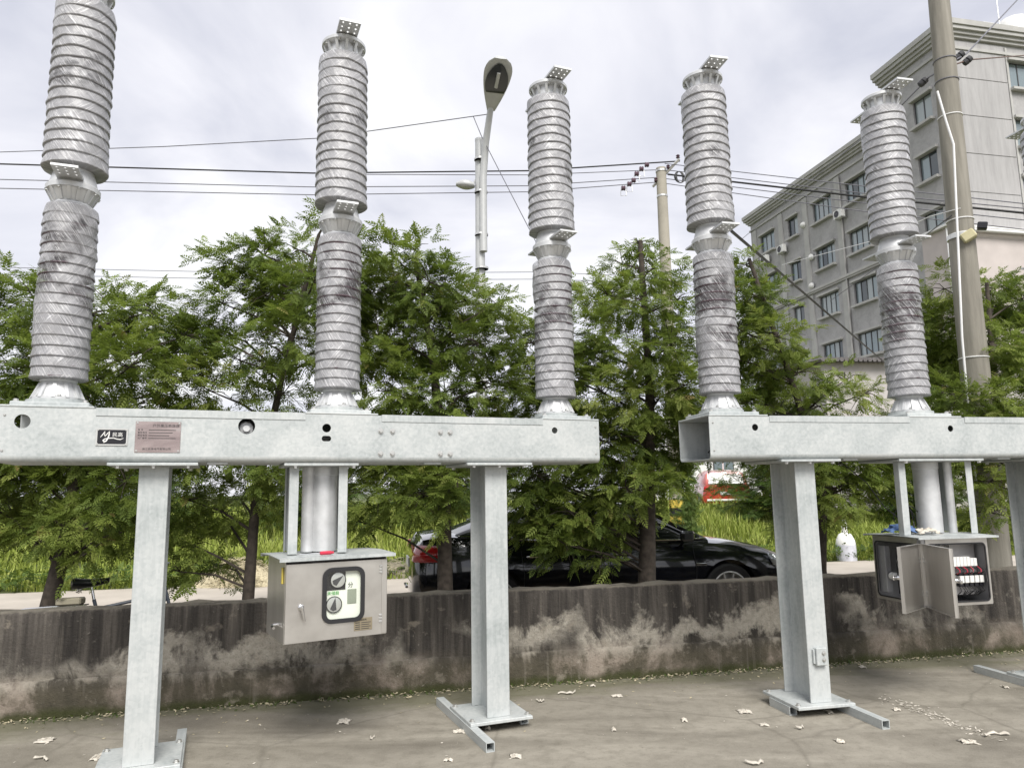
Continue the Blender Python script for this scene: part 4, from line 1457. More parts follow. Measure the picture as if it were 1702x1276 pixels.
V, q, t, ti = blades(62000, -20, 22, 8.25, 17, .28, .72, 5, .014)
gr = link('grass', fast_mesh('grass', V, q, t, ti), MT['grass'])
gr['kind'] = 'stuff'
gr['label'] = 'tall bright grass on the bank beyond the road'
V, q, t, ti = blades(16000, -30, 40, 16, 34, .4, .9, 6, .03)
gr = link('grass', fast_mesh('grass', V, q, t, ti), MT['grass'])
gr['kind'] = 'stuff'
gr['label'] = 'far grass on the level ground behind the bank'
# broad-leaved weeds along the road edge
r_ = np.random.default_rng(9)
n_ = 2600
u_ = r_.uniform(-16, 16, n_); v_ = 8.15 + np.abs(r_.normal(0, .35, n_))
P_ = np.array(W0)[None] + np.outer(u_, np.array(wd)) + np.outer(v_, np.array(wn_)); P_[:, 2] = r_.uniform(.02, .35, n_)
D_ = r_.normal(0, 1, (n_, 3)); D_[:, 2] = np.abs(D_[:, 2]) * .5 + .1
V, Q, ti = place_fronds(P_, D_, np.array([0, 0, 1.0]) + r_.normal(0, .4, (n_, 3)), r_.uniform(.10, .22, n_), r_.uniform(.2, 1, n_), (FT2_V, FT2_Q))
wd_ = link('weeds', fast_mesh('weeds', V, Q, None, ti), MT['leaf_bush'])
wd_['kind'] = 'stuff'
wd_['label'] = 'broad-leaved weeds along the far road edge'


# ------------------------------------------------------------------ cars
def loft(stations, sect):
    m = MB()
    rings = [sect(*s) for s in stations]
    k = len(rings[0])
    vs = [p for rg in rings for p in rg]
    fs = []
    for i in range(len(rings) - 1):
        for j in range(k):
            fs.append((i * k + j, i * k + (j + 1) % k, (i + 1) * k + (j + 1) % k, (i + 1) * k + j))
    fs.append(tuple(reversed(range(k))))
    fs.append(tuple((len(rings) - 1) * k + j for j in range(k)))
    return m.add(vs, fs)


def body_sect(x, w, zb, zm, zt, crown):
    half = [(.55 * w, zb), (.93 * w, zb + .02), (w * .985, zb + .10), (w, zm * .75 + zb * .25), (w * 1.0, zm), (w * .965, zm + (zt - zm) * .62), (w * .90, zt - .012), (w * .70, zt + crown * .55), (w * .35, zt + crown * .9)]
    pts = [(x, -y, z) for y, z in half] + [(x, 0, zt + crown)] + [(x, y, z) for y, z in reversed(half)] + [(x, 0, zb)]
    return pts


def cut_arches(o, cuts):
    for c in cuts:
        md = o.modifiers.new('arch', 'BOOLEAN')
        md.operation = 'DIFFERENCE'
        md.solver = 'EXACT'
        md.object = c
    bpy.context.view_layer.update()
    dg = bpy.context.evaluated_depsgraph_get()
    me = bpy.data.meshes.new_from_object(o.evaluated_get(dg))
    o.modifiers.clear()
    o.data = me
    for c in cuts:
        bpy.data.objects.remove(c)
    smooth(me, 32)


t_ = NT('black_car_paint'); t_.set(Base_Color=(.006, .007, .011, 1), Roughness=.12, Coat_Weight=1.0, Coat_Roughness=.03, Specular_IOR_Level=.5); MT['carblack'] = t_.m
t_ = NT('red_car_paint'); t_.set(Base_Color=(.42, .055, .035, 1), Roughness=.25, Coat_Weight=.8); MT['carred'] = t_.m
t_ = NT('car_glass'); t_.set(Base_Color=(.012, .015, .017, 1), Roughness=.05, Specular_IOR_Level=.8); MT['carglass'] = t_.m
t_ = NT('tail_lamp'); t_.set(Base_Color=(.45, .012, .02, 1), Roughness=.1, Coat_Weight=1.0); MT['tail'] = t_.m
t_ = NT('head_lamp'); t_.set(Base_Color=(.62, .66, .70, 1), Roughness=.08, Coat_Weight=1.0, Metallic=.4); MT['head'] = t_.m


def wheel(root, x, y, r, side, rimr):
    w = MB().lathe([(rimr, -.10), (r - .03, -.105), (r, -.08), (r, .08), (r - .03, .105), (rimr, .10), (rimr, -.10)], 32)
    wh = w.build('wheel', MT['black_rubber'], root, 35, loc=(x, y, r), rot=(PI / 2 * -side, 0, 0))
    rm = MB().lathe([(rimr, .02), (rimr, .095), (rimr - .018, .10), (rimr - .03, .06), (rimr - .03, .02), (rimr, .02)], 32)
    for k in range(10):
        a = 2 * PI * k / 10
        M = Matrix.Rotation(a, 4, 'Z')
        rm.bevbox(.03, rimr - .02, -.014, .014, .055, .085, .004, M)
    rm.lathe([(.05, .04), (.05, .09), (0, .095)], 16)
    rm.build('rim', MT['silver'], wh, 35)
    MB().lathe([(0, .0), (rimr - .01, .0), (rimr - .01, .015), (0, .015)], 24).build('brake_backing', MT['dark'], wh)
    return wh


car = empty('sedan', (1.06, 10.0, 0), WT)
tag(car, 'black sedan parked on the road behind the trees', 'car')
st = [(-2.46, .66, .44, .60, .80, .02), (-2.43, .76, .34, .60, .93, .03), (-2.34, .85, .28, .62, 1.06, .035), (-2.15, .905, .25, .66, 1.095, .035), (-1.75, .93, .22, .70, 1.075, .03),
      (-1.2, .935, .19, .70, 1.02, .02), (-.3, .935, .18, .68, .985, .02), (.6, .935, .18, .67, .955, .02), (1.15, .93, .18, .67, .945, .05), (1.6, .92, .19, .66, .90, .06), (2.0, .895, .20, .62, .83, .06),
      (2.25, .84, .22, .58, .755, .05), (2.40, .74, .26, .54, .68, .04), (2.47, .60, .32, .50, .60, .02)]
body = loft(st, body_sect).build('body', MT['carblack'], car, 32)
cuts = []
for wx in (-1.50, 1.47):
    for sy in (-1, 1):
        c = MB().cyl((wx, sy * .66, .335), (wx, sy * 1.1, .335), .385, 36).build('cutter', MT['dark'], car)
        cuts.append(c)
cut_arches(body, cuts)
for wx in (-1.50, 1.47):
    for sy in (-1, 1):
        wheel(car, wx, sy * .815, .335, sy, .245)


def cabin_sect(x, zb, zt, wb, wtp):
    half = [(wb, zb), (wb * .985, zb + (zt - zb) * .35), (wtp + (wb - wtp) * .18, zt - (zt - zb) * .16), (wtp * .9, zt - .015), (wtp * .5, zt + .012)]
    return [(x, -y, z) for y, z in half] + [(x, 0, zt + .018)] + [(x, y, z) for y, z in reversed(half)] + [(x, 0, zb)]


cb = [(-1.95, 1.05, 1.11, .78, .70), (-1.55, 1.03, 1.25, .82, .66), (-1.1, 1.0, 1.385, .84, .63), (-.6, .98, 1.438, .85, .62), (0, .96, 1.445, .855, .615), (.35, .95, 1.405, .855, .62), (.75, .94, 1.24, .85, .65), (1.25, .93, 1.0, .82, .72)]
loft(cb, cabin_sect).build('cabin_glass', MT['carglass'], car, 40)
rf = [(-1.62, 1.213, 1.235, .70, .66), (-1.1, 1.345, 1.392, .70, .635), (-.6, 1.395, 1.446, .695, .625), (0, 1.402, 1.453, .69, .62), (.36, 1.362, 1.411, .69, .625)]
loft(rf, cabin_sect).build('roof', MT['carblack'], car, 40)
for sy in (-1, 1):
    MB().tube([(-1.93, sy * .795, 1.085), (-1.2, sy * .852, 1.035), (-.2, sy * .868, .995), (.8, sy * .868, .975), (1.2, sy * .83, .985)], .011, 6).build('trim_strip', MT['chrome'], car, 40)
    for a, b in (((-.12, sy * .862, .99), (-.02, sy * .66, 1.42)), ((-1.30, sy * .852, 1.04), (-1.42, sy * .69, 1.28)), ((1.12, sy * .82, .99), (.36, sy * .66, 1.40))):
        MB().tube([a, b], .026, 6).build('pillar', MT['carblack'], car, 40)
    for hx_ in (-1.02, .08):
        MB().tube([(hx_ - .10, sy * .928, .83), (hx_ - .08, sy * .962, .835), (hx_ + .08, sy * .962, .832), (hx_ + .10, sy * .928, .828)], .013, 8).build('door_handle', MT['chrome'], car, 40)
    MB().bevbox(1.02, 1.16, sy * .932 - .008, sy * .932 + .008, .66, .69, .004).build('side_marker', MT['chrome'], car)
    MB().bevbox(-1.1, 1.1, sy * .925 - .012, sy * .925 + .012, .235, .262, .006).build('sill_strip', MT['blackpaint'], car)
    # shut lines
    for sx_ in (-1.18, -.10, 1.0):
        MB().tube([(sx_, sy * .940, .30), (sx_ + .02, sy * .941, .62), (sx_ - .01, sy * .915, .90)], .004, 5).build('shut_line', MT['black_rubber'], car)
    # tail lamp wrapping the rear corner
    tl = MB()
    tl.add([(-2.20, sy * .905, .985), (-2.02, sy * .930, .945), (-2.08, sy * .940, .815), (-2.30, sy * .905, .80), (-2.372, sy * .80, .99), (-2.43, sy * .52, .985), (-2.452, sy * .52, .82), (-2.425, sy * .80, .80)],
           [(0, 1, 2, 3), (4, 0, 3, 7), (5, 4, 7, 6)])
    o = tl.build('tail_lamp', MT['tail'], car, 40)
    md = o.modifiers.new('t', 'SOLIDIFY'); md.thickness = .03; md.offset = 1 if sy < 0 else -1
    hl = MB()
    hl.add([(2.02, sy * .895, .78), (2.24, sy * .835, .725), (2.40, sy * .70, .655), (2.425, sy * .68, .575), (2.30, sy * .815, .575), (2.10, sy * .88, .63)], [(0, 1, 4, 5), (1, 2, 3, 4)])
    o = hl.build('headlight', MT['head'], car, 40)
    md = o.modifiers.new('t', 'SOLIDIFY'); md.thickness = .03; md.offset = 0
    MB().bevbox(-2.47, -2.36, sy * .62 - .16, sy * .62 + .16, .36, .40, .01).build('bumper_trim', MT['chrome'], car)
    MB().tube([(.92, sy * .86, .98), (.90, sy * .98, 1.0)], .02, 6).build('mirror', MT['carblack'], car)
    MB().bevbox(.80, .98, sy * 1.0 - .05, sy * 1.0 + .05, .96, 1.09, .03).build('mirror', MT['carblack'], car)
MB().bevbox(-2.475, -2.455, -.22, .22, .70, .81, .004).build('number_plate', MT['white_paint'], car)
MB().bevbox(-2.465, -2.40, -.62, .62, .52, .56, .012).build('bumper_trim', MT['chrome'], car)

# red car far off on the higher ground
suv = empty('hatchback', at(1195, 850, 30) + Vector((0, 0, .0)), R(84))
suv.location.z = .70
tag(suv, 'red hatchback seen from behind, far off above the grass bank', 'car')
st2 = [(-2.0, .78, .45, .62, .95, .02), (-1.93, .88, .33, .65, 1.0, .02), (-1.5, .92, .28, .7, 1.02, .02), (0, .93, .26, .7, 1.0, .02), (1.0, .92, .26, .68, .98, .04), (1.7, .88, .28, .66, .90, .05), (2.05, .76, .34, .6, .74, .04)]
loft(st2, body_sect).build('body', MT['carred'], suv, 32)
cb2 = [(-1.95, .98, 1.02, .80, .74), (-1.72, .98, 1.50, .84, .70), (-1.0, .98, 1.60, .86, .70), (0, .98, 1.60, .86, .70), (.45, .98, 1.52, .86, .70), (1.15, .97, 1.03, .82, .72)]
loft(cb2, cabin_sect).build('roof', MT['carred'], suv, 40)
rw = MB().add([(-1.965, -.66, 1.07), (-1.965, .66, 1.07), (-1.79, .60, 1.42), (-1.79, -.60, 1.42)], [(0, 1, 2, 3)]).build('rear_window', MT['carglass'], suv)
md = rw.modifiers.new('t', 'SOLIDIFY'); md.thickness = .03; md.offset = 0
for sy in (-1, 1):
    MB().bevbox(-2.0, -1.88, sy * .72 - .13, sy * .72 + .13, .80, .97, .02).build('tail_lamp', MT['tail'], suv)
    for wx in (-1.3, 1.3):
        wheel(suv, wx, sy * .85, .33, sy, .22)
MB().bevbox(-2.03, -1.98, -.24, .24, .66, .78, .004).build('number_plate', MT['white_paint'], suv)
MB().bevbox(-2.02, -1.92, -.75, .75, .42, .50, .02).build('bumper', MT['white_paint'], suv)

# ------------------------------------------------------------------ bicycle behind the wall
bk = empty('bicycle', (-3.63, 6.42, 0), WT + .10)
tag(bk, 'bicycle parked behind the wall, its black saddle showing above it', 'bicycle')
bk.rotation_euler = (R(-4), 0, WT + .1)


def bwheel(x):
    m = MB().lathe([(.295, -.016), (.318, -.018), (.33, 0), (.318, .018), (.295, .016), (.295, -.016)], 36)
    o = m.build('wheel', MT['black_rubber'], bk, 40, loc=(x, 0, .33), rot=(PI / 2, 0, 0))
    s = MB().lathe([(.28, -.012), (.296, -.012), (.296, .012), (.28, .012), (.28, -.012)], 36).lathe([(.02, -.04), (.02, .04), (0, .04)], 10)
    for k in range(16):
        a = 2 * PI * k / 16
        s.tube([(.018 * math.cos(a + .8), .018 * math.sin(a + .8), .02 * (-1) ** k), (.285 * math.cos(a), .285 * math.sin(a), 0)], .0015, 4)
    s.build('rim', MT['chrome'], o, 40)


bwheel(-.28); bwheel(.80)
MB().tube([(-.28, 0, .33), (.17, 0, .28)], .012, 8).tube([(.17, 0, .28), (.03, 0, .74)], .015, 8).tube([(-.28, 0, .33), (.05, 0, .68)], .010, 8).tube([(.17, 0, .28), (.60, 0, .72)], .017, 8).tube([(.05, 0, .66), (.60, 0, .76)], .014, 8).tube([(.57, 0, .86), (.62, 0, .68), (.72, .03, .45), (.80, .03, .33)], .014, 8).build('frame', plain('bike_frame', (.06, .07, .09), .4), bk, 40)
MB().tube([(.04, 0, .70), (.005, 0, .845)], .012, 10).build('seat_post', MT['chrome'], bk, 40)
sv, sf = [], []
ns, na_ = 12, 12
for i in range(ns):
    t = i / (ns - 1)
    w = .105 * (1 - t) ** .8 * (1 - .1 * t) + .022
    if i == 0:
        w *= .6
    if i == ns - 1:
        w *= .55
    zt_ = .905 + .022 * (1 - t) ** 2 + .014 * t * t
    hh = .085 * (1 - .55 * t)
    for k in range(na_):
        a = 2 * PI * k / na_
        sv.append((-.14 + .28 * t, w * math.cos(a), zt_ - hh * .5 + hh * .5 * math.sin(a) * (1.0 if math.sin(a) > 0 else 1.3)))
for i in range(ns - 1):
    for k in range(na_):
        sf.append((i * na_ + k, i * na_ + (k + 1) % na_, (i + 1) * na_ + (k + 1) % na_, (i + 1) * na_ + k))
sf += [tuple(range(na_)), tuple((ns - 1) * na_ + k for k in range(na_))]
t_ = NT('saddle_vinyl'); t_.set(Base_Color=(.012, .013, .014, 1), Roughness=.28); MT['vinyl'] = t_.m
MB().add(sv, sf).build('saddle', MT['vinyl'], bk, 60)
MB().tube([(.57, 0, .84), (.55, 0, .98)], .013, 8).tube([(.50, -.28, 1.0), (.58, -.15, 1.02), (.56, 0, .98), (.58, .15, 1.02), (.50, .28, 1.0)], .011, 8).build('handlebar', MT['chrome'], bk, 40)
for sy in (-1, 1):
    MB().tube([(-.09 + .012 * math.cos(k * .9), sy * .045 + .012 * math.sin(k * .9), .80 + k * .0022) for k in range(28)], .003, 5).build('saddle_spring', MT['chrome'], bk, 60)
rk = MB()
for k in range(5):
    rk.tube([(-.50, -.08 + .04 * k, .69), (-.02, -.08 + .04 * k, .70)], .005, 5)
rk.tube([(-.28, .09, .33), (-.42, .09, .69)], .006, 5).tube([(-.28, -.09, .33), (-.42, -.09, .69)], .006, 5)
rk.build('rear_rack', MT['chrome'], bk, 40)
MB().bevbox(-.24, -.05, -.09, .09, .705, .765, .012).build('crate', plain('crate_tan', (.33, .30, .22), .7), bk)

# ------------------------------------------------------------------ street lamp
LPX, LPY = -.60, 14.2
lamp = empty('street_lamp', (LPX, LPY, .0), 0)
tag(lamp, 'tall grey street lamp with an oval head leaning over the road', 'street lamp')
MT['lampgrey'] = plain('lamp_grey', (.50, .51, .51), .45, .2, .06)
MB().tube([(0, 0, -.1), (0, 0, 4.5), (.0, 0, 8.75)], [.125, .105, .085], 14).build('post', MT['lampgrey'], lamp, 40)
MB().lathe([(.088, 0), (.088, .05), (.03, .09), (0, .09)], 14, (0, 0, 8.74)).build('post_cap', MT['lampgrey'], lamp, 40)
MB().tube([(.07, -.11, 6.35), (.075, -.115, 7.9), (.14, -.2, 8.6), (.26, -.5, 9.22)], [.078, .076, .070, .062], 12).build('arm', MT['lampgrey'], lamp, 40)
for z in (6.0, 6.7, 7.6, 8.3):
    MB().lathe([(.135, 0), (.135, .04), (.12, .04), (.12, 0), (.135, 0)], 14, (.03, -.05, z)).build('clamp', MT['zinc_bolt'], lamp)
# cobra head: long axis runs towards the camera and up
hd_ = empty('lamp_head'); hd_.parent = lamp
HM = Matrix.Translation((.26, -.46, 9.16)) @ Matrix.Rotation(R(14), 4, 'Z') @ Matrix.Rotation(R(-32), 4, 'X')


def head_ring(t):
    # t 0 (neck) .. 1 (nose); returns half width, half height
    w = .08 + .20 * math.sin(min(1, t * 1.25) * PI / 2) * (1 if t < .72 else math.sqrt(max(0, 1 - ((t - .72) / .285) ** 2)) + .0)
    return max(w, .02)


hv, hf = [], []
nn_, kk_ = 14, 16
for i in range(nn_ + 1):
    t = i / nn_
    w = head_ring(t)
    for k in range(kk_):
        a = 2 * PI * k / kk_
        hgt = .16 if math.sin(a) > 0 else .035
        hv.append(HM @ Vector((w * math.cos(a), -1.08 * t, .0 + (hgt * (.55 + .45 * math.sin(PI * min(1, t + .15)))) * math.sin(a) * min(1, w / .1))))
for i in range(nn_):
    for k in range(kk_):
        hf.append((i * kk_ + k, i * kk_ + (k + 1) % kk_, (i + 1) * kk_ + (k + 1) % kk_, (i + 1) * kk_ + k))
hf += [tuple(range(kk_)), tuple(nn_ * kk_ + k for k in range(kk_))]
bpy.data.objects.remove(hd_)
hd_ = MB().add(hv, hf).build('lamp_head', MT['lampgrey'], lamp, 50)
op = [(.225 * math.sin(PI * (.24 + .76 * q)) ** .6, -.40 - .60 * q) for q in np.linspace(0, .985, 12)]
lens = [(x, y) for x, y in op] + [(-x, y) for x, y in reversed(op)]
lm = MB()
n_l = len(lens)
lm.add([HM @ Vector((x, y, -.040)) for x, y in lens] + [HM @ Vector((x * .85, (y + .7) * .85 - .7, -.050)) for x, y in lens], [(k, (k + 1) % n_l, n_l + (k + 1) % n_l, n_l + k) for k in range(n_l)] + [tuple(range(n_l, 2 * n_l))])
t_ = NT('lamp_lens'); t_.set(Base_Color=(.045, .048, .05, 1), Roughness=.12, Specular_IOR_Level=.6); MT['lens'] = t_.m
lm.build('lens', MT['lens'], hd_, 30)
MB().tube([HM @ Vector((0, -.52, -.058)), HM @ Vector((.004, -.82, -.060))], .035, 10).build('bulb', plain('frosted_bulb', (.5, .5, .48), .3), hd_, 40)
# second, smaller head lower down, pointing left
sh = MB()
for i in range(9):
    t = i / 8
    w = .12 * math.sin(PI * (.12 + .80 * t)) + .02
    for k in range(12):
        a = 2 * PI * k / 12
        sh.v.append((-.10 - .38 * t, w * math.cos(a), 7.78 + .03 * t + (.11 if math.sin(a) > 0 else .08) * w / .14 * math.sin(a)))
for i in range(8):
    for k in range(12):
        sh.f.append((i * 12 + k, i * 12 + (k + 1) % 12, (i + 1) * 12 + (k + 1) % 12, (i + 1) * 12 + k))
sh.f += [tuple(range(12)), tuple(8 * 12 + k for k in range(12))]
h2 = sh.build('lamp_head', MT['lampgrey'], lamp, 50)
MB().tube([(-.05, 0, 7.95), (-.09, 0, 7.9), (-.12, 0, 7.82)], .02, 8).build('bracket', MT['lampgrey'], h2)

# ------------------------------------------------------------------ utility poles
MT['polecon'] = plain('pole_concrete', (.36, .335, .28), .9, 0, .15, 2.5, .3)
P2 = Vector((3.73, 17.0, 0))
po = empty('utility_pole', P2, 0)
tag(po, 'round concrete utility pole with ivy and hazard bands at its foot', 'utility pole')
zt2 = at(1098, 280, 17).z
MB().tube([(0, 0, -.2), (0, 0, zt2)], [.175, .12], 20).build('shaft', MT['polecon'], po, 40)
MT['yellowband'] = plain('hazard_yellow', (.62, .47, .08), .6)
z0_ = .45
for k in range(5):
    rr_ = .173 - .0058 * (z0_ + .13)
    MB().lathe([(rr_ + .004, 0), (rr_ + .004, .18)], 20, (0, 0, z0_ + k * .182)).build('hazard_band', MT['yellowband'] if k % 2 == 0 else MT['blackpaint'], po, 40)
for z in (zt2 - .10, zt2 - .75):
    MB().lathe([(.128, 0), (.133, 0), (.133, .05), (.128, .05)], 20, (0, 0, z)).build('band', MT['zinc_bolt'], po)
arm = MB().tube([(-.2, .12, zt2 - .42), (.10, -.02, zt2 - .15), (.42, -.16, zt2 + .16)], .035, 6).build('crossarm', MT['zinc_bolt'], po, 40)
for t in (-.14, .16, .40):
    z = zt2 - .26 + t * 1.0
    MB().lathe([(.03, 0), (.05, .02), (.03, .045), (.05, .07), (.02, .10), (0, .10)], 12, (t, -.05 - .2 * t, z + .05)).build('pin_insulator', MT['porcelain_brown'], po, 40)
cpts = []
for k in range(80):
    a = k / 80 * 2 * PI * 5
    cpts.append((.40 + .10 * math.cos(a) * (1 + .3 * math.sin(k * .13)), -.2 + .04 * math.sin(k * .4), zt2 - .32 + .16 * math.sin(a)))
MB().tube(cpts, .012, 5).build('cable_loops', MT['cable'], po, 60)
# ivy up the pole
r_ = np.random.default_rng(21)
n_ = 2300
zz_ = r_.uniform(0, 1, n_) ** 1.2 * 3.6
aa_ = r_.uniform(-1.2, 2.0, n_)
rr_ = .19 + np.abs(r_.normal(0, .13, n_)) * (1.25 - zz_ / 4.2)
P_ = np.stack([np.cos(aa_) * rr_ + .07, -np.abs(np.sin(aa_)) * rr_ * .6, zz_], 1)
D_ = r_.normal(0, 1, (n_, 3)); D_[:, 2] -= .4
V, Q, ti = place_fronds(P_, D_, np.array([0, -1.0, .4]) + r_.normal(0, .4, (n_, 3)), r_.uniform(.07, .15, n_), r_.uniform(.3, 1, n_), (FT2_V, FT2_Q))
iv = link('ivy', fast_mesh('ivy', V, Q, None, ti), MT['leaf_bush'], po)

PR = empty('utility_pole', (5.20, 8.15, 0), 0)
tag(PR, 'tall leaning-looking grey concrete pole with white conduit beside the right breaker', 'utility pole')
t_ = NT('old_pole_concrete')
f_ = t_.noise(t_.coord((6, 6, .5)), 2.0, 6, .6)
t_.set(Base_Color=t_.ramp(f_, [(.3, (.17, .16, .135)), (.55, (.25, .235, .20)), (.75, (.33, .31, .27))]), Roughness=.9)
t_.bump(t_.noise(t_.coord((10, 10, 3)), 6, 5), .3, .01)
MT['oldpole'] = t_.m
MB().tube([(.0, 0, -.2), (.02, 0, 3.6), (.09, 0, 9.5)], [.172, .142, .098], 24).build('shaft', MT['oldpole'], PR, 40)


def pr_r(z):
    return .172 - .0076 * (z + .2)


def pr_x(z):
    return .02 + .012 * (z - 3.6) if z > 3.6 else .0055 * z


for z in (3.0, 4.45, 4.62, 5.9, 6.35, 6.62):
    MB().lathe([(pr_r(z) + .001, 0), (pr_r(z) + .008, .003), (pr_r(z) + .008, .012), (pr_r(z) + .001, .015)], 24, (pr_x(z), 0, z)).build('wire_tie', MT['wire_grey'] if z > 6 else MT['white_pipe'], PR, 40)
for z in (4.4,):
    MB().lathe([(pr_r(z) + .001, 0), (pr_r(z) + .012, .003), (pr_r(z) + .012, .05), (pr_r(z) + .001, .055)], 24, (pr_x(z), 0, z)).build('band', MT['zinc_bolt'], PR, 40)


def relp(px, py, Y, o):
    return at(px, py, Y) - Vector(o.location)


MB().tube([relp(1558, 152, 7.98, PR), relp(1572, 200, 7.95, PR), relp(1585, 240, 7.95, PR), relp(1589, 330, 7.95, PR), relp(1593, 420, 7.95, PR), relp(1599, 560, 7.95, PR), relp(1606, 640, 7.95, PR), relp(1622, 800, 7.95, PR)], .0125, 8).build('conduit', MT['white_pipe'], PR, 60)
fl = empty('floodlight', at(1613, 392, 7.98), R(-30))
tag(fl, 'yellowed floodlight box clamped to the tall concrete pole', 'floodlight')
MB().bevbox(-.09, .055, -.05, .04, -.045, .065, .012, Matrix.Rotation(R(-28), 4, 'Y')).build('housing', plain('old_yellow', (.50, .46, .28), .5), fl)
MB().bevbox(.05, .15, -.045, .045, .075, .155, .01, Matrix.Rotation(R(12), 4, 'Y')).build('lamp', MT['blackpaint'], fl)
MB().tube([(-.05, .05, 0), (-.12, .09, -.02)], .012, 6).build('bracket', MT['zinc_bolt'], fl)


# ------------------------------------------------------------------ wires
def wire(label, pts, r, mat, sag=0.0, name='overhead_wire', group='overhead wires'):
    out = []
    P = [Vector(p) for p in pts]
    for i in range(len(P) - 1):
        n = 12
        for k in range(n + (1 if i == len(P) - 2 else 0)):
            t = k / n
            q = P[i].lerp(P[i + 1], t)
            q.z -= sag * 4 * t * (1 - t)
            out.append(q)
    o = MB().tube(out, r, 5).build(name, mat, None, 60)
    tag(o, label, 'wire', group)
    return o


G = MT['wire_grey']
pz = lambda px, py, Y: at(px, py, Y)
wire('topmost thin wire running left from the street lamp head', [pz(-60, 255, 16), pz(270, 244, 15), pz(530, 230, 14.6), pz(812, 190, 14.0)], .010, G)
wire('thick dark wire crossing the sky at the left, uppermost of the three level ones', [pz(-60, 271, 15), pz(520, 288, 16), pz(880, 284, 16.6), pz(1130, 268, 17)], .018, MT['cable'])
wire('thin wire just below the thick dark one', [pz(560, 290, 16.3), pz(880, 291, 16.8), pz(1105, 282, 17.2)], .010, G)
w3 = wire('middle level wire crossing the sky behind the first two columns', [pz(-60, 297, 15), pz(520, 311, 16), pz(880, 309, 16.6), pz(1095, 295, 17)], .011, G)
w4 = wire('lowest level wire crossing the sky behind the first two columns', [pz(-60, 312, 15), pz(520, 324, 16), pz(880, 319, 16.6), pz(1092, 303, 17)], .011, G)
# line fittings hanging near the pole
for w, spots in ((w3, [(1075, 274), (1066, 281), (1058, 289)]), (w4, [(1053, 300), (1046, 306), (1036, 313)])):
    for k, (px, py) in enumerate(spots):
        c = at(px, py, 16.9)
        MB().lathe([(.05, -.05), (.065, -.03), (.05, 0), (.065, .03), (.05, .05)], 10).build('line_insulator', MT['porcelain_brown'], w, 40, loc=c, rot=(0, PI / 2, 0))
        if k:
            MB().tube([c + Vector((-.06, 0, -.04)), c + Vector((-.07, 0, -.19)), c + Vector((.07, 0, -.19)), c + Vector((.06, 0, -.04))], .009, 5).build('shackle', MT['zinc_bolt'], w)
for i, (a, b, c_, r, mt, lab) in enumerate([
    ((1105, 272), (1440, 310), (1760, 345), .010, G, 'uppermost thin wire running right from the ivy pole'),
    ((1110, 283), (1440, 322), (1760, 352), .010, G, 'second thin wire running right from the ivy pole'),
    ((1110, 290), (1440, 328), (1760, 360), .022, MT['cable'], 'thick black bundled cable running right across the tower block'),
    ((1105, 297), (1440, 338), (1760, 372), .010, G, 'thin wire just below the thick bundled cable'),
    ((1105, 305), (1440, 352), (1760, 388), .010, G, 'lowest thin wire running right from the ivy pole')]):
    wire(lab, [pz(a[0], a[1], 17), pz(b[0], b[1], 14), pz(c_[0], c_[1], 12)], r, mt)
wire('upper of two faint far wires low behind the tree tops', [pz(-60, 443, 34), pz(500, 455, 34), pz(900, 452, 34), pz(1300, 470, 34)], .016, G)
wire('lower of two faint far wires low behind the tree tops', [pz(-60, 455, 34), pz(500, 466, 34), pz(900, 464, 34), pz(1300, 478, 34)], .016, G)
wire('thin slack wire dropping from the street lamp behind the third column', [pz(787, 194.5, 14.1), pz(800, 226, 14), pz(838, 300, 13.8), pz(905, 430, 13.5)], .009, G)
wire('thick black cable slanting down from the fourth column to the shed', [pz(1216, 384, 9.0), pz(1340, 490, 14), pz(1470, 602, 23)], .022, MT['cable'])
wire('guy wire rising right from the tall concrete pole', [pz(1574, 108, 8.1), pz(1606, 90, 9), pz(1712, -22, 13)], .011, G)
wire('stay wire running level to the right from the tall concrete pole', [pz(1574, 112, 8.1), pz(1610, 100, 9), pz(1760, 88, 16)], .010, plain('rusty_wire', (.12, .07, .05), .7))
wire('stay wire running down left from the tall concrete pole to the fifth column', [pz(1572, 112, 8.1), pz(1545, 128, 8.6), pz(1496, 178, 10), pz(1420, 240, 14), pz(1230, 400, 26)], .010, G)
wire('thin white lead slanting down left from the tall pole in front of the tower block', [pz(1596, 346, 8.0), pz(1545, 360, 8.3), pz(1470, 395, 10), pz(1300, 440, 18)], .006, MT['white_pipe'])
wire('thin dark lead from the tall pole to the fifth column', [pz(1582, 358, 8.0), pz(1540, 390, 9), pz(1450, 450, 13), pz(1380, 500, 18)], .007, MT['cable'])
# insulators on the guy wires
for k, (px, py, lab) in enumerate(((1595, 93, 'upper strain insulator on the guy wire by the tall pole'), (1608, 101, 'lower strain insulator on the stay wire by the tall pole'), (1534, 137, 'strain insulator on the wire left of the tall pole'))):
    o = MB().lathe([(.02, -.06), (.04, -.05), (.045, -.01), (.03, 0), (.045, .01), (.04, .05), (.02, .06)], 12).build('strain_insulator', MT['dark'], None, 40, loc=at(px, py, 8.75 if k < 2 else 8.72), rot=(.3, R(50), 0))
    tag(o, lab, 'insulator', 'strain insulators')

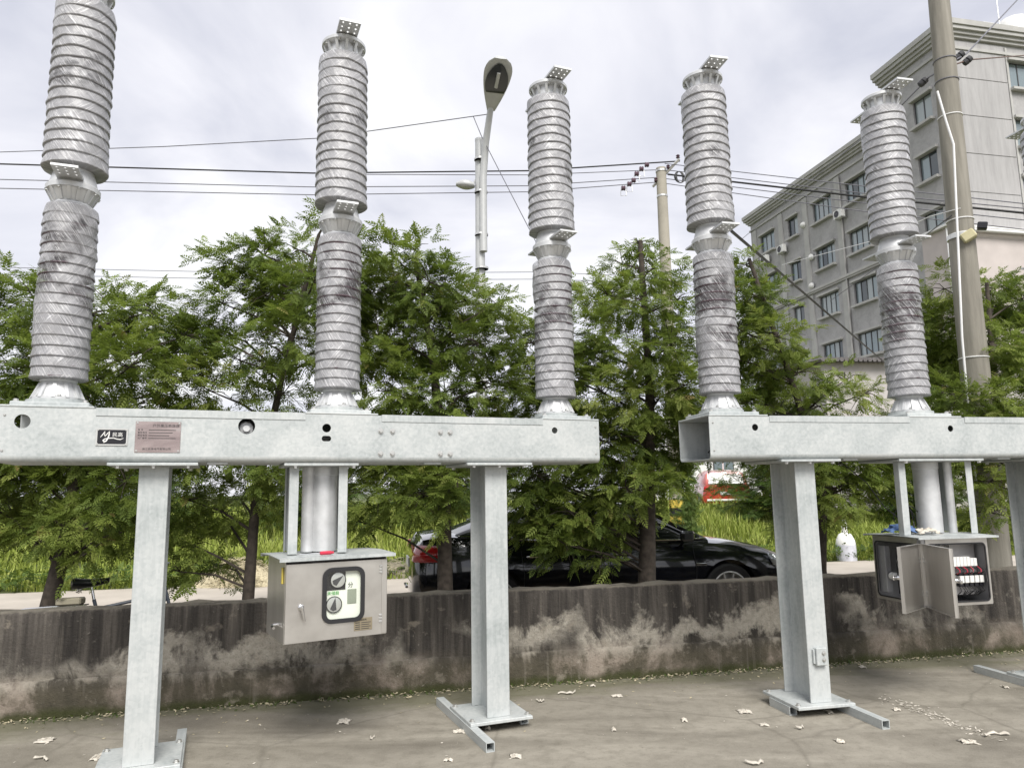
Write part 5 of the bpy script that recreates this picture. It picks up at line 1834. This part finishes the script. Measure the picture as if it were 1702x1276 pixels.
# ------------------------------------------------------------------ buildings
t_ = NT('grey_plaster')
f_ = t_.noise(t_.coord((1.6, 1.6, .22)), 1.0, 8, .68, .4)
g_ = t_.noise(t_.coord((5, 5, .5)), 1.2, 6, .7)
t_.set(Base_Color=t_.mix(.25, t_.ramp(f_, [(.30, (.29, .285, .287)), (.5, (.375, .368, .37)), (.68, (.43, .423, .425))]), t_.ramp(g_, [(.35, (.27, .265, .265)), (.6, (.45, .443, .445))])), Roughness=.9)
MT['plaster'] = t_.m
MT['pinkplaster'] = plain('pale_pink_plaster', (.52, .47, .45), .9, 0, .1, .8)
MT['trim'] = plain('grey_trim', (.43, .425, .41), .85, 0, .1, 1.5)
MT['winframe'] = plain('window_frame', (.07, .07, .075), .5)
t_ = NT('far_window_glass'); t_.set(Base_Color=(.22, .27, .29, 1), Roughness=.08, Specular_IOR_Level=1.0, Metallic=.25); MT['farglass'] = t_.m
t_ = NT('curtained_window_glass'); t_.set(Base_Color=(.30, .34, .35, 1), Roughness=.10, Specular_IOR_Level=.9, Metallic=.15); MT['farglass2'] = t_.m
t_ = NT('dark_window_glass'); t_.set(Base_Color=(.06, .075, .085, 1), Roughness=.06, Specular_IOR_Level=1.0, Metallic=.25); MT['farglass3'] = t_.m

CX, CY = 24.72, 38.0
BA = math.atan2(.2102, .9777)
bld = empty('apartment_block', (CX, CY, .6), BA)
tag(bld, 'grey plastered apartment block with heavy cornice and rows of windows', 'building')
bld.location.z = 0
# local: x along the end facade (right), y back along the side facade
MAIN_X = .35


def facade_side(x, u0, u1, z0, z1, wins, name, thick=.25):
    # plate in (u,z): local X->u(y), Y->z ; outer face at x
    me = holed(name, rect(u0, u1, z0, z1), [rect(a, b, c, d) for a, b, c, d in wins], thick)
    o = link(name, me, MT['plaster'], bld, None, (x + thick / 2, 0, 0), (PI / 2, 0, PI / 2))
    return o


win_cache = {}


def window(parent, P0, ax, w, h, npan):
    """P0 lower corner on the facade plane, ax = unit along; window recessed inwards"""
    key = (round(w, 2), round(h, 2), npan)
    if key not in win_cache:
        f = MB()
        t = .05
        f.box(0, w, -.02, .05, 0, t).box(0, w, -.02, .05, h - t, h).box(0, t, -.02, .05, t, h - t).box(w - t, w, -.02, .05, t, h - t)
        for k in range(1, npan):
            f.box(w * k / npan - .025, w * k / npan + .025, -.02, .05, t, h - t)
        fm = f.mesh('window'); fm.materials.append(MT['winframe'])
        p = []
        for mt_ in ('farglass', 'farglass2', 'farglass3'):
            q_ = MB().box(0, w / npan - .06, 0, .01, 0, h - 2 * t - .005).mesh('pane'); q_.materials.append(MT[mt_]); p.append(q_)
        s = MB().box(-.12, w + .12, -.42, -.14, -.16, -.015).mesh('sill'); s.materials.append(MT['trim'])
        hd = MB().box(-.14, w + .14, -.34, -.14, h + .02, h + .17).mesh('lintel'); hd.materials.append(MT['trim'])
        win_cache[key] = (fm, p, s, hd)
    fm, p, s, hd = win_cache[key]
    rz = math.atan2(ax[1], ax[0])
    inn = Vector((-ax[1], ax[0], 0))
    o = link('window', fm, None, parent, None, Vector(P0) + inn * .14, (0, 0, rz))
    for k in range(npan):
        link('pane', p[random.choice((0, 0, 0, 1, 1, 2))], None, o, None, (w * k / npan + .03, .012, .052))
    link('sill', s, None, o)
    link('lintel', hd, None, o)
    return o


FL = 3.5
side_w = [(7.6, 9.8, 4), (11.4, 13.5, 4), (15.4, 16.7, 2), (18.6, 20.6, 3)]
tops = [22.05 - FL * k for k in range(6)]
wins = [(a, b, t - 1.53, t) for a, b, n in side_w for t in tops]
facade_side(MAIN_X, 5.2, 22.0, 0, 24.0, wins, 'side_wall')
for a, b, n in side_w:
    for t in tops:
        # looking at the facade from outside, u runs right to left: start from the far end
        window(bld, (MAIN_X, b, t - 1.53), (0, -1), b - a, 1.53, n)
ttops = [24.1 - FL * k for k in range(6)]
facade_side(0, 0, 5.25, 0, 26.9, [(1.45, 2.87, t - 1.6, t) for t in ttops], 'tower_side_wall')
for t in ttops:
    window(bld, (0, 2.87, t - 1.6), (0, -1), 1.42, 1.6, 2)
# front (end) facade
fw = [(4.05, 6.1, t - 1.65, t) for t in [25.5 - FL * k for k in range(7)]] + [(8.6, 10.6, t - 1.65, t) for t in [25.5 - FL * k for k in range(7)]]
fm_ = holed('end_wall', rect(.26, 16, 0, 26.9), [rect(*w) for w in fw], .25)
link('end_wall', fm_, MT['plaster'], bld, None, (0, .125, 0), (PI / 2, 0, 0))
for a, b, c, d in fw:
    window(bld, (a, 0, c), (1, 0), b - a, d - c, 3)
# plaster panels on the end facade with open joints
for k in range(11):
    z1_ = 26.35 - 2.24 * k
    MB().bevbox(.30, 3.80, -.035, -.002, z1_ - 2.20, z1_, .006).build('panel', MT['plaster'], bld)
MB().bevbox(3.84, 3.98, -.06, -.002, 1.0, 26.3, .01).build('pilaster', MT['trim'], bld)
# bodies behind the facades, roofs
MB().box(.60, 15.9, .9, 21.9, 0, 23.9).box(.26, 15.9, .9, 5.1, 23.9, 26.8).build('core', MT['dark'], bld)
MB().box(.0, 16, .0, 5.25, 26.9, 27.0).build('roof', MT['trim'], bld)
MB().box(MAIN_X, 16, 5.26, 22.0, 24.0, 24.1).build('roof', MT['trim'], bld)
MB().box(5.2 * 0 + .01, .36, 5.0, 5.25, 20, 26.89).build('return_wall', MT['plaster'], bld)


def cornice(x0, y0, x1, y1, z, steps, close=None):
    m = MB()
    for dz0, dz1, out in steps:
        m.box(x0 - out, x1, y0 - out if close else y0, y1, z + dz0, z + dz1)
    return m


c_steps = [(-1.15, -.98, .10), (-.50, -.32, .16), (-.315, -.12, .28), (-.115, .10, .42), (.105, .42, .50)]
m = MB()
for a, b, o_ in c_steps:
    m.box(-o_, 16, -o_, 5.26 + o_ * .5, 26.98 + a, 26.98 + b)
m.build('cornice', MT['trim'], bld)
m = MB()
for a, b, o_ in c_steps:
    m.box(MAIN_X - o_, MAIN_X + .5, 5.27 + .40, 22.0 + o_, 24.02 + a * .9, 24.02 + b * .9)
m.build('cornice', MT['trim'], bld)
MB().box(MAIN_X - .16, MAIN_X - .002, 5.3, 22.05, 15.5, 15.62).box(MAIN_X - .22, MAIN_X - .002, 5.3, 22.1, 15.625, 15.8).build('string_course', MT['trim'], bld)
for u in (6.9, 10.6, 14.4, 17.6, 21.4):
    MB().box(MAIN_X - .08, MAIN_X - .002, u - .28, u + .28, .2, 15.45).build('pilaster', MT['trim'], bld)
    MB().box(MAIN_X - .08, MAIN_X - .002, u - .28, u + .28, 15.85, 22.9).build('pilaster', MT['trim'], bld)
MB().tube([(-.10, .55, 1), (-.10, .55, 26.0)], .07, 10).build('downpipe', MT['trim'], bld, 40)
MB().tube([(MAIN_X - .12, 10.3, 1), (MAIN_X - .12, 10.3, 22.8)], .06, 10).build('downpipe', MT['trim'], bld, 40)
for x, h in ((1.6, .55), (2.9, .6), (5.5, .5)):
    MB().bevbox(x, x + 1.0, .2, .9, 27.42, 27.42 + h, .04).build('parapet_block', MT['white_paint'], bld)
MB().tube([(4.1, .3, 27.0), (4.1, .3, 30.5)], .03, 6).build('roof_mast', MT['zinc_bolt'], bld)
tank = MB().lathe([(1.0, 0), (1.0, 1.4), (.75, 1.8), (.2, 1.95), (0, 1.95)], 20)
tk_ = tank.build('water_tank', MT['white_paint'], bld, 40, loc=(6.3, 1.4, 27.42))
# air conditioners and domes hung on the side facade
bm4 = Matrix.Translation((CX, CY, 0)) @ Matrix.Rotation(BA, 4, 'Z')
for i, (u, z, lab) in enumerate(((10.2, 19.75, 'white air conditioner unit under the top floor windows near the tower'), (17.2, 19.6, 'white air conditioner unit between third and fourth window columns'), (19.6, 19.55, 'white air conditioner unit under the farthest top window'))):
    a = empty('air_conditioner', bm4 @ Vector((MAIN_X, u, z)), BA)
    tag(a, lab, 'air conditioner', 'air conditioners on the side facade')
    MB().bevbox(-.52, -.18, -.42, .42, 0, .58, .02).build('casing', MT['white_paint'], a)
    MB().lathe([(.22, 0), (.24, .0), (.24, .02), (.22, .02), (.22, 0)], 20).lathe([(.06, 0), (.06, .02), (0, .02)], 12).build('fan_grille', MT['wire_grey'], a, 40, loc=(-.522, .06, .29), rot=(0, -PI / 2, 0))
    MB().box(-.50, 0, -.34, -.30, -.05, -.005).box(-.50, 0, .30, .34, -.05, -.005).build('bracket', MT['zinc_bolt'], a)
for i, (u, z, lab) in enumerate(((14.6, 20.9, 'upper small white dome vent on the side facade'), (13.9, 18.2, 'middle small white dome vent on the side facade'), (14.1, 16.1, 'lower small white dome vent on the side facade'))):
    o = MB().lathe([(.0, .24), (.14, .20), (.22, .1), (.24, 0)], 14).build('vent_cowl', MT['white_paint'], None, 40, loc=bm4 @ Vector((MAIN_X - .10, u, z)), rot=(0, R(-90), BA))
    tag(o, lab, 'vent', 'dome vents on the side facade')

# lower annex with a white gutter in front of the tower
ax0 = at(1573, 378, 36)
an = empty('annex', (ax0.x, 36, 0), BA)
tag(an, 'lower pale pink annex with white gutter right of the tall pole', 'building')
hA = ax0.z
MB().box(0, 14, 0, 1.7, 0, hA - .02).build('wall', MT['pinkplaster'], an)
MB().box(-.25, 14.2, -.28, 1.8, hA, hA + .12).build('roof', MT['white_paint'], an)
MB().tube([(1.2, -.30, hA - .14), (14, -.30, hA - .14)], .09, 10).build('gutter', MT['white_pipe'], an, 40)
MB().tube([(-.06, -.06, 0), (-.06, -.06, hA - .05)], .05, 8).build('downpipe', MT['white_pipe'], an, 40)
for i in range(3):
    wq = MB().box(3 + i * 4, 4.6 + i * 4, -.03, -.005, 3.5, 5.2).build('window', MT['winframe'], an)
    MB().box(3.08 + i * 4, 4.52 + i * 4, -.045, -.032, 3.58, 5.12).build('pane', MT['farglass'], wq)

# low pinkish building with corrugated eaves and a barred window
sx0, sx1 = at(1368, 597, 24).x, at(1480, 597, 24).x
hS = at(1420, 600, 24).z
shd = empty('low_building', (sx0, 24, 0), BA * .6)
tag(shd, 'low pale building with corrugated eaves behind the right-hand trees', 'building')
MB().box(0, 9.5, 0, 5, 0, hS - .02).build('wall', plain('dirty_pale_render', (.47, .445, .43), .9, 0, .16, .9), shd)
cr = MB()
for k in range(60):
    cr.tube([(-.2 + k * .165, -.35, hS + .02), (-.2 + k * .165, 5.3, hS + .30)], .082, 6)
cr.build('corrugated_roof', plain('dark_sheet', (.13, .12, .12), .6, 0, .2), shd)
wb_ = at(1512, 812, 24).x - sx0
bw_ = MB().box(wb_ - .75, wb_ + .75, -.02, -.004, .8, 2.4).build('window', MT['dark'], shd)
fb_ = MB().box(wb_ - .85, wb_ + .85, -.10, -.025, 2.4, 2.5).box(wb_ - .85, wb_ + .85, -.10, -.025, .7, .8).box(wb_ - .85, wb_ - .75, -.10, -.025, .8, 2.4).box(wb_ + .75, wb_ + .85, -.10, -.025, .8, 2.4).box(wb_ - .75, wb_ + .75, -.09, -.03, 1.55, 1.62)
fb_.build('frame', MT['white_paint'], bw_)
for k in range(9):
    MB().box(wb_ - .68 + k * .165, wb_ - .63 + k * .165, -.12, -.07, .8, 2.4).build('bar', MT['white_paint'], bw_)

# white sheds far behind the red car and the far left
for (px0, px1, Y, h, lab) in ((1080, 1330, 42, 4.6, 'long white flat-roofed shed behind the red hatchback'), (1340, 1500, 46, 5.0, 'white shed seen through leaves behind the bell-shaped post')):
    p0, p1 = at(px0, 800, Y), at(px1, 800, Y)
    w = p1.x - p0.x
    o = empty('white_shed', (p0.x, Y, .6), R(3))
    tag(o, lab, 'shed')
    MB().box(0, w, 0, 6, 0, h).build('wall', MT['white_paint'], o)
    MB().box(-.2, w + .2, -.25, 6.2, h + .003, h + .22).build('roof', MT['trim'], o)
    for k in range(3):
        wq = MB().box(w * (k + .3) / 3, w * (k + .3) / 3 + 1.2, -.04, -.005, 1.6, 2.9).build('window', MT['winframe'], o)
        MB().box(w * (k + .3) / 3 + .06, w * (k + .3) / 3 + 1.14, -.055, -.042, 1.66, 2.84).build('pane', MT['farglass'], wq)
    MB().box(w * .82, w * .82 + 1.0, -.045, -.005, .0, 2.2).build('door', MT['lampgrey'], o)
# red and white banner post left of the red car
bp_ = empty('banner', at(1203, 800, 29), 0)
bp_.location.z = .7
tag(bp_, 'small red banner on a white post above the red hatchback', 'banner')
MB().tube([(0, 0, 0), (0, 0, 3.0)], .03, 8).build('post', MT['white_pipe'], bp_, 40)
MB().bevbox(-.30, -.035, -.01, .01, 2.0, 2.9, .004).build('cloth', MT['carred'], bp_)

# white bell-shaped post at the road's far edge
be = empty('bell_post', (7.28, 16.45, 0), 0)
tag(be, 'white bell-shaped marker post with narrow neck at the far road edge', 'marker post')
MB().lathe([(.205, 0), (.20, .30), (.205, .36), (.19, .44), (.13, .56), (.06, .60)], 24).build('body', MT['white_paint'], be, 40)
MB().lathe([(.06, .601), (.068, .62), (.05, .66), (.062, .74), (.045, .86), (.02, .90), (0, .905)], 16).build('neck', MT['white_paint'], be, 40)
MB().lathe([(.206, .0), (.212, .0), (.207, .34), (.203, .34)], 24).build('lower_band', plain('pale_grey_band', (.55, .56, .62), .5), be, 40)

# straw heap and gravelly rubble at the road's far edge
def heap(name, lab, cat, u, v, rad, h, mat, n, seed, ln):
    r = np.random.default_rng(seed)
    m = MB()
    o = empty(name, wp(u, v, terrain_z(v)), 0)
    tag(o, lab, cat)
    base = []
    k = 16
    for j in range(5):
        q = j / 4
        for i in range(k):
            a = 2 * PI * i / k
            rr = rad * (1 - q) * (1 + .2 * math.sin(3 * a + seed)) + .01
            base.append((rr * math.cos(a), rr * math.sin(a) * .7, h * (1 - (1 - q) ** 2) - .05 + r.normal(0, .015)))
    fs = [(j * k + i, j * k + (i + 1) % k, (j + 1) * k + (i + 1) % k, (j + 1) * k + i) for j in range(4) for i in range(k)]
    MB().add(base, fs).build('mound', mat, o, 50)
    for _ in range(n):
        a, q = r.uniform(0, 6.28), r.uniform(0, 1) ** .5
        x, y = rad * q * math.cos(a), rad * q * math.sin(a) * .7
        z = h * (1 - q * q) + r.uniform(-.02, .03)
        d = Vector((r.normal(), r.normal(), r.normal(0, .35))).normalized() * ln * r.uniform(.5, 1)
        m.tube([Vector((x, y, z)) - d, Vector((x, y, z + .01)), Vector((x, y, z)) + d], .006, 3, False)
    s = m.build('straws', mat, o)
    s['kind'] = 'stuff'
    return o


p_ = at(395, 968, 13.2)
uv = Vector((p_.x, p_.y, 0)) - W0
heap('straw_heap', 'brown heap of dry straw at the far road edge beside the slim trunk', 'straw heap', uv.dot(wd), uv.dot(wn_) + .5, .75, .45, MT['pale_litter'], 420, 3, .16)
p_ = at(675, 945, 14.4)
uv = Vector((p_.x, p_.y, 0)) - W0
heap('rubble_heap', 'flat grey-brown heap of rubble and dry stalks left of the car boot', 'rubble heap', uv.dot(wd), uv.dot(wn_) + .5, .9, .30, plain('rubble', (.26, .235, .17), .95, 0, .4, 6, .5), 200, 4, .12)


# ------------------------------------------------------------------ litter on the yard
def onground(px, py):
    x = (px - 851) / FPX; y = -(py - 638) / FPX
    c, s = math.cos(ROLL), math.sin(ROLL)
    a = c * x + s * y; b = -s * x + c * y
    cp, sp = math.cos(PITCH), math.sin(PITCH)
    r = Vector((a, cp - b * sp, sp + b * cp))
    return r * (-CAM_H / r.z) + Vector((0, 0, CAM_H))


def scrap(px, py, wpx, hpx, seed, lab, group=None, strip=False):
    c = onground(px, py)
    d = math.hypot(c.x, c.y)
    sx = wpx / 2 * .62 * d / FPX
    sy = max(hpx / 2 * .45 * d / FPX / (CAM_H / d), sx * .25)
    if strip:
        r = np.random.default_rng(seed)
        n = 7
        pts = []
        hd_ = r.uniform(-.4, .4)
        for i in range(n):
            t = i / (n - 1) * 2 - 1
            pts.append((c.x + sx * t, c.y + sx * t * math.sin(hd_) + .02 * math.sin(t * 3 + seed), .004 + .012 * abs(math.sin(t * 4 + seed))))
        vs, w = [], .010
        for p in pts:
            ww = w * r.uniform(.6, 1.4)
            vs += [(p[0], p[1] - ww, p[2]), (p[0] + .002, p[1] + ww, p[2] + r.uniform(0, .012))]
        o = MB().add(vs, [(2 * i, 2 * i + 2, 2 * i + 3, 2 * i + 1) for i in range(n - 1)]).build('paper_strip', MT['paper'], None, 40)
        md = o.modifiers.new('t', 'SOLIDIFY'); md.thickness = .0015
        tag(o, lab, 'paper strip', group)
    else:
        o = crumple('paper_scrap', (c.x, c.y, 0), sx, min(sy, .08), .022, MT['paper'], seed)
        tag(o, lab, 'paper scrap', group)
    return o


scrap(75, 1231, 34, 12, 1, 'crumpled pinkish-white paper on the ground left of the first leg')
scrap(70, 1262, 34, 6, 2, 'thin white scrap below the crumpled paper at lower left', strip=True)
scrap(163, 1258, 18, 18, 3, 'bent white paper scrap touching the leftmost foot plate')
scrap(572, 1199, 28, 14, 4, 'twisted white scrap on the yard below the closed cabinet')
scrap(618, 1228, 10, 14, 5, 'short curled white scrap right of the twisted one', strip=True)
scrap(764, 1216, 28, 10, 6, 'flat white paper against the long foot tube of the second leg')
scrap(811, 1211, 14, 7, 7, 'small white scrap under the edge of the second base plate')
scrap(857, 1257, 30, 12, 8, 'pair of white paper lumps at the lower middle of the yard')
scrap(745, 1264, 22, 6, 9, 'small white lump left of the paper pair at the lower edge')
scrap(942, 1153, 46, 7, 10, 'long white strip lying near the wall right of the second leg', strip=True)
scrap(898, 1166, 22, 12, 11, 'oblique white strip just right of the second base plate', strip=True)
scrap(985, 1140, 14, 4, 12, 'small white scrap at the wall foot beyond the long strip')
scrap(1025, 1157, 26, 6, 13, 'white shred between the long strip and the third base plate')
scrap(1137, 1197, 14, 10, 14, 'small folded white scrap in the open middle of the yard')
scrap(1238, 1183, 30, 12, 15, 'crumpled pinkish tissue left of the third base plate')
scrap(1270, 1205, 20, 7, 16, 'white scrap below the pinkish tissue left of the third leg')
scrap(1378, 1183, 15, 10, 17, 'white cup-like scrap under the third base plate edge')
scrap(1330, 1211, 20, 4, 18, 'thin white shred below the third base plate', strip=True)
scrap(1396, 1232, 18, 11, 19, 'crumpled white ball of paper below the third foot tube')
scrap(1608, 1233, 32, 10, 20, 'crumpled white paper at the lower right of the yard')
scrap(1655, 1222, 60, 12, 21, 'long pale strip at the lower right of the yard', strip=True)
scrap(1670, 1142, 10, 6, 22, 'small round white scrap by the foot tube at the right edge')
scrap(1434, 1109, 14, 5, 23, 'small white scrap on the wall foot behind the third leg')
scrap(1255, 1270, 44, 6, 24, 'white strip at the bottom edge right of the middle', strip=True)
scrap(1490, 1180, 14, 5, 25, 'small white scrap just right of the third foot tube end')
scrap(1020, 1213, 9, 8, 26, 'tiny upright scrap in the open yard between the frames')

# fine litter: dry leaves and chips along the wall foot and over the yard
def chips(name, n, f, size, mat, seed, label):
    r = np.random.default_rng(seed)
    P = np.array([f(r) for _ in range(n)])
    a = r.uniform(0, 6.28, n)
    s = size * r.uniform(.4, 1.5, n)
    d = np.stack([np.cos(a), np.sin(a), r.normal(0, .25, n)], 1)
    e_ = np.stack([-np.sin(a), np.cos(a), r.normal(0, .25, n)], 1) * .45
    V = np.stack([P - d * s[:, None], P + e_ * s[:, None], P + d * s[:, None], P - e_ * s[:, None]], 1)
    V[:, :, 2] = np.maximum(V[:, :, 2], .0025)
    o = link(name, fast_mesh(name, V.reshape(-1, 3), np.arange(n * 4).reshape(-1, 4), None, r.uniform(0, 1, n * 4)), mat)
    o['kind'] = 'stuff'
    o['label'] = label
    return o


def foot(r):
    p = wp(r.uniform(-6, 7), -abs(r.normal(0, .06)) - .012, .006)
    return (p.x, p.y, p.z + abs(r.normal(0, .006)))


def foot2(r):
    p = wp(r.uniform(-6, 7), -abs(r.normal(0, .4)) - .012, .004)
    return (p.x, p.y, p.z)


def trail(r):
    a, b = onground(1470, 1160), onground(1650, 1225)
    q = a.lerp(b, r.uniform(0, 1))
    return (q.x + r.normal(0, .05), q.y + r.normal(0, .06), .004)


def anyw(r):
    return (r.uniform(-4, 4.5), r.uniform(3.6, 6.6), .004)


chips('leaf_litter', 1500, foot, .014, MT['pale_litter'], 31, 'dry leaf litter along the foot of the wall')
chips('leaf_litter', 380, foot2, .011, MT['pale_litter'], 32, 'scattered dry leaf bits near the wall')
chips('paper_shreds', 160, trail, .014, MT['paper'], 33, 'trail of pale shreds right of the third foot')
chips('paper_shreds', 170, anyw, .008, MT['paper'], 34, 'tiny pale shreds scattered over the yard')
r_ = np.random.default_rng(77)
n_ = 900
P_ = np.array([foot(r_) for _ in range(n_)]); P_[:, 2] = .0
D_ = r_.normal(0, .5, (n_, 3)); D_[:, 2] = np.abs(D_[:, 2]) + .3
V, Q, ti = place_fronds(P_, D_, np.array([0, 0, 1.0]) + r_.normal(0, .5, (n_, 3)), r_.uniform(.012, .035, n_), r_.uniform(0, .9, n_), (FT2_V, FT2_Q))
ms_ = link('moss', fast_mesh('moss', V, Q, None, ti), MT['leaf_bush'])
ms_['kind'] = 'stuff'
ms_['label'] = 'moss and tiny weeds in the joint between wall and yard'
